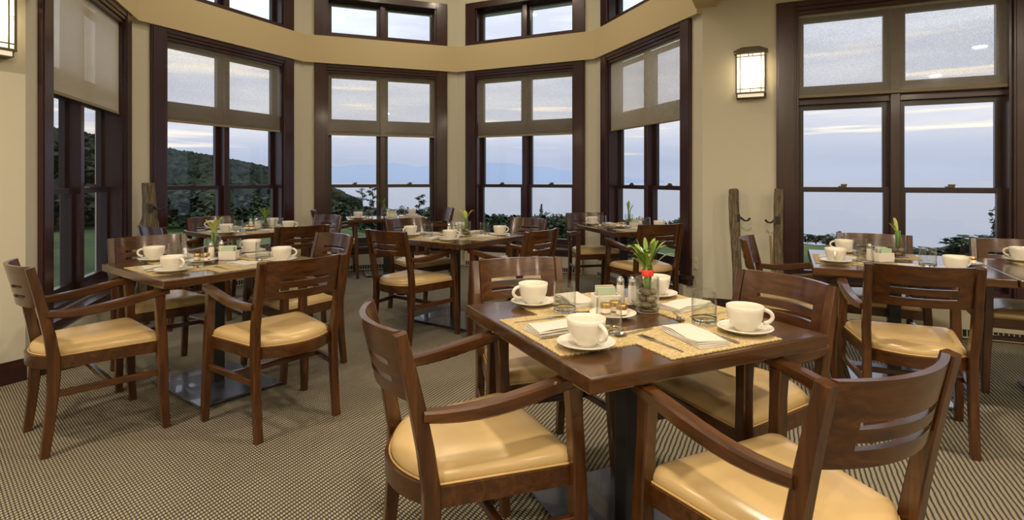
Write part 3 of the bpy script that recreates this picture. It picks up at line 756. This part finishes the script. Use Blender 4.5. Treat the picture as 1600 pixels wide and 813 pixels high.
SPOON = [part('handle', flat([(-.0045, -.08), (.0045, -.08), (.003, 0), (.002, .043), (-.002, .043), (-.003, 0)], .003, .002)), part('bowl', bowl.add(v, f).mesh('bowl', STEEL, smooth=True))]
VASE = [part('wall', MB().lathe([(.043, .0125), (.043, .128), (.0425, .13), (.040, .13), (.0395, .128), (.0395, .0125)], 32).mesh('vase', TGLASS, smooth=True, angle=60)),
        part('base', MB().lathe([(0, 0), (.040, 0), (.043, .003), (.043, .012), (0, .0122)], 32).mesh('vase_base', GLASS, smooth=True, angle=60), 'thick glass base')]
def stone_mesh(seed):
    rnd = random.Random(seed); bm = bmesh.new(); bmesh.ops.create_icosphere(bm, subdivisions=2, radius=1)
    s = (rnd.uniform(.019, .023), rnd.uniform(.015, .019), rnd.uniform(.013, .016))
    for vv in bm.verts:
        j = 1 + .08*math.sin(vv.co.x*3 + seed)*math.cos(vv.co.y*4); vv.co = Vector((vv.co.x*s[0]*j, vv.co.y*s[1]*j, vv.co.z*s[2]))
    for q in bm.faces: q.smooth = True
    me = bpy.data.meshes.new('stone'); bm.to_mesh(me); bm.free(); me.materials.append(STONE); return me
STONES = [stone_mesh(i) for i in range(4)]
def plant_spec(seed, h, nleaf, leafm, spread, band=False):
    rnd = random.Random(seed); P = []
    stalks = MB()
    for i in range(3):
        a = i*2.1; pth = [(.008*math.cos(a), .008*math.sin(a), .06), (.010*math.cos(a), .010*math.sin(a), .12), (.013*math.cos(a), .013*math.sin(a), h*.70)]
        stalks.tube(pth, .0055, 7)
    P.append(part('stalks', stalks.mesh('stalks', STALK, smooth=True)))
    if band: P.append(part('ribbon', MB().lathe([(.021, .135), (.0225, .137), (.0225, .158), (.021, .160)], 16).mesh('ribbon', RED, smooth=True), 'red ribbon tied around the stalks'))
    for i in range(nleaf):
        a = rnd.uniform(0, 2*math.pi); z0 = h*rnd.uniform(.6, .74); Ln = rnd.uniform(.065, .11); t = rnd.uniform(.3, 1.15)*spread; wd = rnd.uniform(.009, .0135)
        n = 7; v = []; f = []
        sx, sy = -math.sin(a), math.cos(a)
        for k_ in range(n + 1):
            q = k_/n; rr = .008 + t*Ln*q; z = z0 + Ln*q*(1.2 - .6*t*q*q); w_ = wd*math.sin(math.pi*(q*.93 + .05))**.7
            cx, cy = rr*math.cos(a), rr*math.sin(a)
            v += [(cx - sx*w_, cy - sy*w_, z + w_*.35), (cx, cy, z), (cx + sx*w_, cy + sy*w_, z + w_*.35)]
        for k_ in range(n):
            b = k_*3; f += [(b, b+1, b+4, b+3), (b+1, b+2, b+5, b+4)]
        P.append(part('leaf', MB().add(v, f).mesh('leaf', leafm, smooth=True)))
    return P
PLANTS = {'front': plant_spec(1, .255, 26, LEAF, .95, True), 'left': plant_spec(2, .23, 12, LEAFP, .6), 'centre': plant_spec(4, .22, 9, LEAFP, .9),
          'hill': plant_spec(5, .2, 10, LEAF, .8), 'back': plant_spec(6, .25, 10, LEAF, 1.1), 'bay': plant_spec(7, .26, 5, LEAF, .7), 'sea': plant_spec(8, .25, 5, LEAFP, .5)}
SHAKER = [part('body', MB().lathe([(0, 0), (.017, 0), (.0185, .004), (.0165, .072), (.014, .080), (0, .080)], 12).mesh('body', PORC, smooth=True, angle=40)),
          part('cap', MB().lathe([(.0145, .078), (.0158, .082), (.0150, .098), (.008, .110), (0, .112)], 16).mesh('cap', STEEL, smooth=True), 'domed steel cap')]
CADDY = MB().box(-.042, .042, -.028, .028, 0, .004).box(-.042, .042, -.028, -.024, .004, .045).box(-.042, .042, .024, .028, .004, .045).box(-.042, -.038, -.024, .024, .004, .045).box(.038, .042, -.024, .024, .004, .045).mesh('caddy', PORC, bevel=.0015)
PK = [MB().add([(-.030, -.0012, 0), (.030, -.0012, 0), (.030, .0012, 0), (-.030, .0012, 0), (-.030, -.0005, .062), (.030, -.0005, .062), (.030, .0005, .062), (-.030, .0005, .062)],
               [(0,3,2,1),(4,5,6,7),(0,1,5,4),(1,2,6,5),(2,3,7,6),(3,0,4,7)]).mesh('packet', m) for m in PACKS]
PLATE_S = MB().lathe([(0, .003), (.040, .003), (.042, 0), (.052, 0), (.056, .004), (.085, .012), (.0855, .014), (.083, .0145), (.056, .0075), (0, .006)], 36).mesh('plate', PORC, smooth=True)
JARS = []
for jm in JAMS:
    JARS.append([part('body', MB().lathe([(0, 0), (.017, 0), (.019, .003), (.019, .026), (.016, .030), (0, .030)], 12).mesh('body', jm, smooth=True, angle=40)),
                 part('lid', MB().lathe([(.017, .028), (.0195, .029), (.0195, .039), (.018, .041), (0, .041)], 20).mesh('lid', GOLD, smooth=True, angle=40), 'gold screw lid'),
                 part('paper_label', MB().lathe([(.0194, .006), (.0194, .022)], 20).mesh('paper_label', PAPER, smooth=True))])
SEATS = {
 'front': [(25.8, 'left seat'), (115.8, 'near seat'), (-64.2, 'far seat'), (205.8, 'right seat')],
 'left': [(53, 'near left seat'), (143, 'near right seat'), (-37, 'far left seat'), (233, 'far right seat')],
 'centre': [(56.5, 'near left seat'), (146.5, 'near right seat'), (-33.5, 'far left seat'), (236.5, 'far right seat')],
 'hill': [(50, 'near left seat'), (140, 'near right seat'), (-40, 'far left seat'), (230, 'far right seat')],
 'back': [(20.2, 'left seat'), (200.2, 'right seat')], 'bay': [(-73.6, 'far seat'), (106.4, 'near seat')],
 'sea': [(64.2, 'near seat'), (-25.8, 'left seat'), (244.2, 'far seat')], 'edge': [(244.2, 'far seat')]}
MID = {'front': dict(vase=(.095, .10), caddy=(-.055, .16), salt=(.015, .23), pepper=(.06, .215), plate=(-.05, .02)),
 'left': dict(vase=(-.13, .20), caddy=(.02, .10), salt=(-.06, .16), pepper=(-.09, .10), plate=(-.08, -.02)),
 'centre': dict(vase=(.09, .03), caddy=(.03, .13), salt=(-.03, .16), pepper=(-.07, .12), plate=(.0, -.06)),
 'hill': dict(vase=(.13, .03), caddy=(.06, .10), salt=(-.01, .13), pepper=(-.05, .10), plate=(.0, -.02)),
 'back': dict(vase=(-.03, .0), caddy=(.09, .02), salt=(.03, .05), pepper=(.03, -.04), plate=None),
 'bay': dict(vase=(.08, .12), caddy=(.12, .0), salt=(.16, .07), pepper=(.17, -.04), plate=(-.03, .0)),
 'sea': dict(vase=(.14, .17), caddy=(-.055, .02), salt=(-.13, .03), pepper=None, plate=(.33, -.12))}
jit = random.Random(11)
for key, seats in SEATS.items():
    c, tang, desc, spec = TABLES[key]; half = .5 if spec is TSM else .4525; sh = half - .4525
    at = 'on ' + desc
    for si, (fa, sdesc) in enumerate(seats):
        f = R(fa); fw = (math.cos(f), math.sin(f)); rt = (math.sin(f), -math.cos(f))
        def W(x, y): return (c[0] + rt[0]*x + fw[0]*(y - sh), c[1] + rt[1]*x + fw[1]*(y - sh))
        def put(spec_, name, what, cat, x, y, z, rz, grp):
            p = W(x, y); spawn(spec_, name, what + ' ' + at + ', ' + sdesc, cat, (p[0], p[1], z), f - R(90) + rz, grp + ' ' + at)
        narrow = spec is TSM
        zm = TZ + .0002 + (.0032 if si >= 2 or (si == 1 and len(seats) == 2) else 0)*0 + (.0 if si % 2 == 0 else .0005)
        mx = .05 if not narrow else .0
        put(MAT, 'placemat', 'woven straw placemat', 'placemat', mx, -.288, zm, jit.uniform(-.03, .03), 'straw placemats')
        zt = zm + .0032
        put(NAPKIN, 'napkin', 'folded white linen napkin', 'napkin', .03 - (.04 if narrow else 0), -.30, zt, jit.uniform(-.25, .2), 'folded napkins')
        sx = .225 + jit.uniform(-.01, .01) - (.03 if narrow else 0); sy = -.325
        put(SAUCER, 'saucer', 'white porcelain saucer', 'saucer', sx, sy, zt, 0, 'saucers')
        put(CUP, 'coffee_cup', 'white porcelain coffee cup', 'cup', sx, sy, zt + .0068, R({0: 10, 1: -38, 2: -5, 3: 120}[si]) if key == 'front' else jit.uniform(-.6, .6), 'coffee cups')
        gx = (.135, .195, .16, .15)[si % 4] if not narrow else .14
        put(GLS, 'drinking_glass', 'clear glass tumbler', 'glass', gx, -.175, zt, 0, 'tumblers')
        if key in ('front', 'left', 'centre', 'sea', 'edge'):
            put(FORK, 'fork', 'steel fork', 'fork', -.105, -.30, zt, jit.uniform(-.08, .08), 'forks')
            put(KNIFE, 'table_knife', 'steel table knife', 'knife', .105, -.30, zt, jit.uniform(-.03, .03), 'knives')
        if key == 'front': put(SPOON, 'teaspoon', 'steel teaspoon', 'spoon', -.10 if si == 1 else -.06, -.175, zt, R(100 if si == 1 else 60), 'teaspoons')
    if key == 'edge': continue
    m = MID[key]; Wm = lambda o: (c[0] + o[0], c[1] + o[1])
    p = Wm(m['vase'])
    spawn(VASE, 'glass_vase', 'clear glass cylinder vase with pebbles ' + at, 'vase', (p[0], p[1], TZ + .0004), 0, 'glass vases')
    spawn(PLANTS[key], 'bamboo_cutting', 'green leafy bamboo cutting standing in the vase ' + at, 'plant', (p[0], p[1], TZ), 0, 'bamboo cuttings')
    ns = 9 if key == 'front' else 6
    for i in range(ns):
        lay = i//3; a = i*2.094 + lay*1.05; rr = .0185
        if ns - i <= 0: break
        spawn(STONES[i % 4], 'river_stone', 'smooth brown pebble inside the glass vase ' + at, 'pebble', (p[0] + rr*math.cos(a), p[1] + rr*math.sin(a), TZ + .028 + lay*.024), a + R(90), 'pebbles in the vase ' + at)
    p = Wm(m['caddy']); cr = R(TABLES[key][1] if key != 'front' else 8)
    cr = R(8)
    spawn(CADDY, 'sugar_caddy', 'white rectangular caddy of sugar packets ' + at, 'caddy', (p[0], p[1], TZ + .0004), cr, 'sugar caddies', scale=1.2)
    for i in range(7):
        o = -.024 + i*.0079; lean = Vector((-math.sin(cr)*o, math.cos(cr)*o))
        spawn(PK[(0, 0, 1, 0, 2, 1, 0)[i]], 'sugar_packet', ('pale green', 'white', 'tan')[(0, 0, 1, 0, 2, 1, 0)[i]] + ' paper sugar packet upright in the caddy ' + at, 'packet', (p[0] + lean.x + jit.uniform(-.004, .004), p[1] + lean.y, TZ + .006 + jit.uniform(0, .006)), cr + jit.uniform(-.02, .02), ('pale green', 'white', 'tan')[(0, 0, 1, 0, 2, 1, 0)[i]] + ' sugar packets ' + at, scale=1.2)
    for sn in ('salt', 'pepper'):
        if m[sn] is None: continue
        p = Wm(m[sn]); spawn(SHAKER, sn + '_shaker', ('taller-looking left' if sn == 'salt' else 'right') + ' faceted shaker with steel cap ' + at if False else ('salt' if sn == 'salt' else 'pepper') + ' shaker with domed steel cap ' + at, 'shaker', (p[0], p[1], TZ + .0004), 0, 'table shakers')
    if m['plate']:
        p = Wm(m['plate'])
        spawn(PLATE_S, 'side_plate', 'small white plate holding jam jars ' + at, 'plate', (p[0], p[1], TZ + .0045), 0, 'jam plates')
        for i, (ox, oy, nm_) in enumerate(((-.026, .0, 'honey'), (.028, -.022, 'berry jam'), (.012, .03, 'marmalade'))):
            spawn(JARS[i], 'jam_jar', 'tiny gold-lidded %s jar on the plate %s' % (nm_, at), 'jar', (p[0] + ox, p[1] + oy, TZ + .0112), 0, 'mini jam jars')

# ------------------------------------------------------------------ driftwood coat posts
def log_spec(seed, h, r, lean, knob=False):
    rnd = random.Random(seed); n = 22; v = []; f = []; m = 14
    for i in range(n + 1):
        q = i/n; z = h*q; cx = lean*math.sin(q*4 + seed)*.5; cy = lean*.6*math.cos(q*3 + seed)
        for k_ in range(m):
            a = 2*math.pi*k_/m; rr = r*(1 + .14*math.sin(a*3 + seed + q*2) + .10*math.sin(a*2 - q*7 + seed) + rnd.uniform(-.05, .05))*(1.1 - .2*q)
            if knob and .55 < q < .7: rr *= 1.25
            v.append((cx + rr*math.cos(a), cy + rr*math.sin(a), z + (rnd.uniform(-.01, .01) if i == n else 0)))
    for i in range(n):
        for k_ in range(m): f.append((i*m + k_, i*m + (k_+1) % m, (i+1)*m + (k_+1) % m, (i+1)*m + k_))
    f += [tuple(range(m))[::-1], tuple(range(n*m, (n+1)*m))]
    return MB().add(v, f).mesh('log', BARK, smooth=True, angle=60)
def hook(side, z, r):
    pts = [(side*r*.7, -.01, z + .015), (side*(r + .012), -.014, z), (side*(r + .035), -.016, z - .018), (side*(r + .06), -.016, z - .016), (side*(r + .082), -.016, z + .006)]
    mb = MB().tube(pts, [.012, .010, .008, .008, .010], 8)
    mb.box(side*r*.5 - .02, side*r*.5 + .02, -r*1.15, -r*.5, z - .03, z + .04)
    return mb.mesh('hook', BLACKIRON, smooth=True, angle=50)
def post(x, y, rz, seed, h, r, side, hz, label, knob=False):
    spawn([part('log', log_spec(seed, h, r, .03, knob)), part('coat_hook', hook(side, hz, r*1.0), 'black wrought iron hook')], 'driftwood_post', label, 'coat post', (x, y, 0), rz, 'driftwood coat posts')
def onwall(nm, t, off):
    A, ang, *_ = SEGS[nm]; p = A + d(ang)*t; return p.x + math.sin(ang)*off, p.y - math.cos(ang)*off
x, y = onwall('right', .30, .12); post(x, y, TH - D45, 1, 1.165, .042, 1, .90, 'dark driftwood coat post against the cream pillar wall')
x, y = onwall('right', .665, .13); post(x, y, TH - D45, 2, 1.165, .038, -1, .89, 'grey driftwood coat post in front of the sea-view window casing')
post(-3.56, 5.22, R(30), 5, 1.215, .062, 1, .98, 'knotty driftwood coat post by the hill-facing window', True)
x, y = onwall('right', .60, .14)
mb = MB(); rnd = random.Random(5)
for i in range(7):
    a = rnd.uniform(0, 6.3); s_ = rnd.uniform(.01, .03); mb.tube([(0, 0, 0), (s_*.3*math.cos(a), s_*.3*math.sin(a), .4), (s_*math.cos(a), s_*math.sin(a), rnd.uniform(.68, .78))], [.004, .004, .006], 5)
spawn(mb.mesh('stems', simple('dry_stems', (.30, .22, .11), .9)), 'dried_grass_bundle', 'bundle of dry grass stems beside the grey driftwood post', 'dried grass', (x, y, 0), 0)

# ------------------------------------------------------------------ outdoors: land, forest, trees, sea, far mountains
def interp(x, tab):
    if x <= tab[0][0]: return tab[0][1]
    for (a, b), (c, e) in zip(tab, tab[1:]):
        if x <= c: return b + (e - b)*(x - a)/(c - a)
    return tab[-1][1]
RC = [(-1.6, 260), (-1.1, 320), (-.66, 520), (-.40, 480), (-.32, 260), (-.2, 150), (0, 130), (.25, 110), (.5, 70), (.62, 55), (.95, 45), (1.6, 45)]
YC = [(-1.6, 150), (-1.1, 180), (-.8, 215), (-.66, 238), (-.56, 252), (-.47, 268), (-.37, 300), (-.30, 330), (-.2, 360), (0, 378), (.25, 382), (.5, 376), (.57, 383), (.62, 412), (.95, 440), (1.6, 440)]
def ground(tx, r):     # tx = X / depth, r = distance along the depth axis
    rc = interp(tx, RC); zc = EYE + (Y0 - interp(tx, YC))/F_PX*rc
    z0 = -.75
    if r <= rc:
        q = max(0, (r - 14))/max(1, rc - 14)
        low = min(zc, -6) if zc > -6 else zc
        h = z0 + (zc - z0)*(q**1.0) if zc < -2 else z0 + (-3.5)*min(1, q*4) + (zc + 3.5 - z0)*(max(0, q - .12)/.88)**1.15
        return h
    q = min(1, (r - rc)/(rc*.8 + 80)); return zc + (-82 - zc)*q**1.2
txs = [-2.2 + 4.6*i/110 for i in range(111)]; rs = [8.2, 9, 10, 12, 15, 20, 27, 36, 45, 55, 65, 75, 90, 105, 120, 135, 150, 175, 200, 235, 270, 310, 350, 400, 450, 480, 520, 570, 640, 720, 820]
v = []; f = []
for tx in txs:
    for r_ in rs: v.append((tx*r_, r_, ground(tx, r_) + (.25*math.sin(tx*40 + r_*.05) if r_ > 40 else 0)))
n = len(rs)
for i in range(len(txs) - 1):
    for j in range(n - 1): f.append((i*n + j, (i+1)*n + j, (i+1)*n + j + 1, i*n + j + 1))
tag(link('hillside_ground', MB().add(v, f).mesh('ground', GRASS, smooth=True)), 'grassy hillside sloping from the building down to the sea', 'ground', kind='structure')
v = []; f = []
for j, r_ in enumerate((40, 400, 1500, 5000, 15000, 42000)):
    for i in range(41): tx = -3 + 6*i/40; v.append((tx*r_, r_, -78))
for j in range(5):
    for i in range(40): f.append((j*41 + i, j*41 + i + 1, (j+1)*41 + i + 1, (j+1)*41 + i))
tag(link('sea', MB().add(v, f).mesh('sea', SEA)), 'calm pale grey-blue sea beyond the windows', 'sea', kind='stuff')
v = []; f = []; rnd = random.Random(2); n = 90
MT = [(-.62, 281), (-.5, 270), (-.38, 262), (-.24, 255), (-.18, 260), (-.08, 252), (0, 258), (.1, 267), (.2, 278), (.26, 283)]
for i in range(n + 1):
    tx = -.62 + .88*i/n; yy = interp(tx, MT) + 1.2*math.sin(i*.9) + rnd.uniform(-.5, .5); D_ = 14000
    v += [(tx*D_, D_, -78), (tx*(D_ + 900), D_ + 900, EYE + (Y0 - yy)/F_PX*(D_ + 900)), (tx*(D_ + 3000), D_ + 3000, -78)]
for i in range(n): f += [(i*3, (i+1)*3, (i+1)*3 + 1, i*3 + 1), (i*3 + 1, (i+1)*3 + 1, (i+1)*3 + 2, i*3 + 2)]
tag(link('far_mountains', MB().add(v, f).mesh('mountains', MOUNT, smooth=True)), 'haze-tinted blue mountain ridge across the sea', 'mountain', kind='structure')
# forest on the hill: uncountable crowns
mb = MB(); rnd = random.Random(9)
for i in range(13000):
    tx = rnd.uniform(-1.7, -.30); rc_ = interp(tx, RC); r_ = 24 + (rc_*1.02 - 24)*rnd.random()**.7
    if tx > -.45 and r_ < 150: continue
    if -.52 < tx < -.45 and r_ < 60: continue
    z = ground(tx, r_); h = rnd.uniform(3.5, 6.5)*(.35 + .65*min(1, r_/300)); w = h*rnd.uniform(.32, .55); x = tx*r_
    con = rnd.random() < .4
    ring = 6; base = len(mb.v); pr = ((.12, .3), (.95, .55), (.75, .8)) if not con else ((.9, .12), (.6, .45), (.3, .75))
    for (rr, zz_) in pr:
        for k_ in range(ring):
            a = 2*math.pi*(k_ + .5*rnd.random())/ring; q = w*rr*rnd.uniform(.75, 1.2)
            mb.v.append((x + q*math.cos(a), r_ + q*math.sin(a), z + h*zz_*rnd.uniform(.92, 1.08)))
    mb.v.append((x, r_, z + h))
    for l_ in range(2):
        for k_ in range(ring): mb.f.append((base + l_*ring + k_, base + l_*ring + (k_+1) % ring, base + (l_+1)*ring + (k_+1) % ring, base + (l_+1)*ring + k_))
    for k_ in range(ring): mb.f.append((base + 2*ring + k_, base + 2*ring + (k_+1) % ring, base + 3*ring))
me = bpy.data.meshes.new('forest'); me.from_pydata(mb.v, [], mb.f); me.materials.append(FOREST)
tag(link('hillside_forest', me), 'dark green forest covering the hill left of the sea', 'forest', kind='stuff')
# undergrowth nearer the house: uncountable leafy shrubs
mb = MB(); rnd = random.Random(21)
def shrub(x, y, z, h, n):
    for _ in range(n):
        w_ = Vector((rnd.gauss(0, 1), rnd.gauss(0, 1), abs(rnd.gauss(0, 1)))).normalized()*rnd.uniform(.6, 1); c_ = Vector((x + w_.x*h*.6, y + w_.y*h*.6, z + h*(.1 + .85*w_.z)))
        a = rnd.uniform(0, 6.28); u = Vector((math.cos(a), math.sin(a), rnd.uniform(-.6, .6)))*h*.09; w2 = Vector((-math.sin(a), math.cos(a), rnd.uniform(-1, 1)))*h*.07
        mb.add([c_ - u - w2*.4, c_ + u*.2 - w2, c_ + u, c_ + w2], [(0, 1, 2, 3)])
for i in range(1500):
    tx = rnd.uniform(-1.3, .34); r_ = rnd.uniform(24, 110)
    if tx > -.12 and r_ < 42: continue
    if -.40 < tx < -.12 and r_ < 30: continue
    if -.51 < tx < -.46 and r_ < 48: continue
    g_ = ground(tx, r_); lim = EYE + (Y0 - interp(tx, [(-1.3, 270), (-.5, 300), (-.36, 306), (-.3, 322), (-.05, 332), (.2, 342), (.35, 346)]))/F_PX*r_
    h = min(rnd.uniform(1.6, 4.2), lim - g_)
    if h > .6: shrub(tx*r_, r_, g_, h, 130)
me = bpy.data.meshes.new('undergrowth'); me.from_pydata(mb.v, [], mb.f); me.materials.append(TREEF)
tag(link('undergrowth', me), 'dark tangled shrubs covering the slope below the windows', 'shrubs', kind='stuff')
# single trees
def tree_spec(seed, kind):
    rnd = random.Random(seed); fo = MB()
    def card(p, s):
        a = rnd.uniform(0, 6.28); b = rnd.uniform(-1, 1); u = Vector((math.cos(a), math.sin(a), b*.5)).normalized()*s; w_ = Vector((-math.sin(a), math.cos(a), rnd.uniform(-1, 1))).normalized()*s*.7
        c_ = Vector(p); fo.add([c_ - u - w_*.4, c_ + u*.2 - w_, c_ + u, c_ + w_], [(0, 1, 2, 3)])
    if kind == 'conifer':
        for i in range(420):
            q = rnd.random()**.8; z = .12 + .88*q; lay = .75 + .35*math.sin(z*38); rr = (1 - q)*.24*rnd.uniform(.2, 1)*lay + .01; a = rnd.uniform(0, 6.28)
            card((rr*math.cos(a), rr*math.sin(a), z - rr*.25), .035*(1.25 - q*.7))
        tr = MB().tube([(0, 0, -.05), (0, 0, .5), (0, 0, .97)], [.022, .014, .004], 6)
    elif kind == 'pine':   # wind-swept with separate shelves
        tr = MB().tube([(0, 0, -.05), (.02, 0, .4), (.0, 0, .95)], [.02, .014, .005], 6)
        for k_ in range(9):
            z = .40 + .56*k_/8; L = rnd.uniform(.14, .30)*(1.25 - z*.6); a = rnd.uniform(0, 6.28)
            tr.tube([(0, 0, z), (L*math.cos(a), L*math.sin(a), z + .05)], [.008, .003], 5)
            for i in range(60):
                q = rnd.uniform(.25, 1.1); card((L*q*math.cos(a) + rnd.gauss(0, .035), L*q*math.sin(a) + rnd.gauss(0, .035), z + .05*q + rnd.gauss(0, .018)), .026)
    else:
        tr = MB().tube([(0, 0, -.08), (.01, 0, .4), (0, 0, .7)], [.03, .02, .008], 6); blobs = [(rnd.uniform(-.26, .26), rnd.uniform(-.26, .26), rnd.uniform(.10, .80), rnd.uniform(.14, .22)) for _ in range(16)]
        for i in range(1100):
            b = rnd.choice(blobs); w_ = Vector((rnd.gauss(0, 1), rnd.gauss(0, 1), rnd.gauss(0, 1))).normalized()*b[3]*rnd.uniform(.75, 1)
            card((b[0] + w_.x, b[1] + w_.y, b[2] + w_.z), .048)
    return [part('foliage', fo.mesh('foliage', TREEF)), part('trunk', tr.mesh('trunk', TRUNK))]
TS = {'conifer': [tree_spec(1, 'conifer'), tree_spec(2, 'conifer')], 'pine': [tree_spec(3, 'pine'), tree_spec(4, 'pine')], 'leafy': [tree_spec(5, 'leafy'), tree_spec(6, 'leafy'), tree_spec(7, 'leafy')]}
def plant_tree(px, py_top, dist, kind, label, group, vi=0):
    tx = (px - CX)/F_PX; z = ground(tx, dist); top = EYE + (Y0 - py_top)/F_PX*dist; h = max(1.0, top - z)
    o = spawn(TS[kind][vi % len(TS[kind])], {'conifer': 'conifer_tree', 'pine': 'pine_tree', 'leafy': 'leafy_tree'}[kind], label, 'tree', (tx*dist, dist, z), vi*1.3, group)
    w_ = 2.4 if 'headland' in label else 1.0; o.scale = (h*w_, h*w_, h)
    return o
SINGLE = [(582, 291, 60, 'pine', 'wind-bent pine rising left of centre behind the far back table'), (566, 296, 66, 'pine', 'ragged pine leaning beside the tallest pine behind the far back table'),
          (655, 306, 80, 'pine', 'lone umbrella-topped pine in the right half of the back window'), (846, 318, 75, 'conifer', 'pointed spruce standing alone against the sea right of centre'),
          (1553, 346, 26, 'conifer', 'small pointed spruce against the sea in the large right window'), (1596, 302, 14, 'leafy', 'tall loose tree cut by the right casing of the sea-view window')]
for i, (px, py, ds, kd, lb) in enumerate(SINGLE): plant_tree(px, py, ds, kd, lb, 'lone trees outside', i)
GR = [('dark leafy tree in the back bay window', 'trees through the back window', [(x_, 318 + (i*37 % 11) - (8 if x_ < 560 else 0), 70 + (i*29 % 50)) for i, x_ in enumerate(range(505, 700, 15))]),
      ('dark leafy tree in the window right of centre', 'trees through the window right of centre', [(x_, 326 + (i*41 % 14), 65 + (i*23 % 40)) for i, x_ in enumerate(range(742, 920, 14))]),
      ('dark leafy tree in the window beside the pillar wall', 'trees through the right bay window', [(x_, 336 + (i*17 % 8), 55 + (i*13 % 15)) for i, x_ in enumerate(range(960, 1085, 14))]),
      ('low dark bush on the headland in the large sea-view window', 'bushes through the sea-view window', [(1258, 371, 62), (1275, 373, 58), (1292, 374, 56), (1330, 364, 60), (1440, 384, 30), (1462, 396, 28), (1490, 402, 26), (1512, 378, 25), (1532, 362, 24), (1570, 372, 22), (1585, 364, 22)]),
      ('dark leafy tree near the leftmost window', 'trees through the leftmost window', [(60, 205, 40), (85, 215, 46), (105, 205, 50), (122, 208, 42), (140, 214, 48), (158, 222, 52)]),
      ('dark leafy tree low in the hill-facing window', 'trees through the hill-facing window', [(262, 318, 55), (285, 310, 62), (310, 316, 58), (335, 322, 52), (362, 312, 60), (388, 322, 50), (425, 316, 56)])]
ORD = ['first', 'second', 'third', 'fourth', 'fifth', 'sixth', 'seventh', 'eighth', 'ninth', 'tenth', 'eleventh', 'twelfth', 'thirteenth', 'fourteenth', 'fifteenth', 'sixteenth']
for lb, gp, spots in GR:
    for i, (px, py, ds) in enumerate(sorted(spots)): plant_tree(px, py, ds, 'leafy', ORD[i] + ' from the left, ' + lb, gp, i)
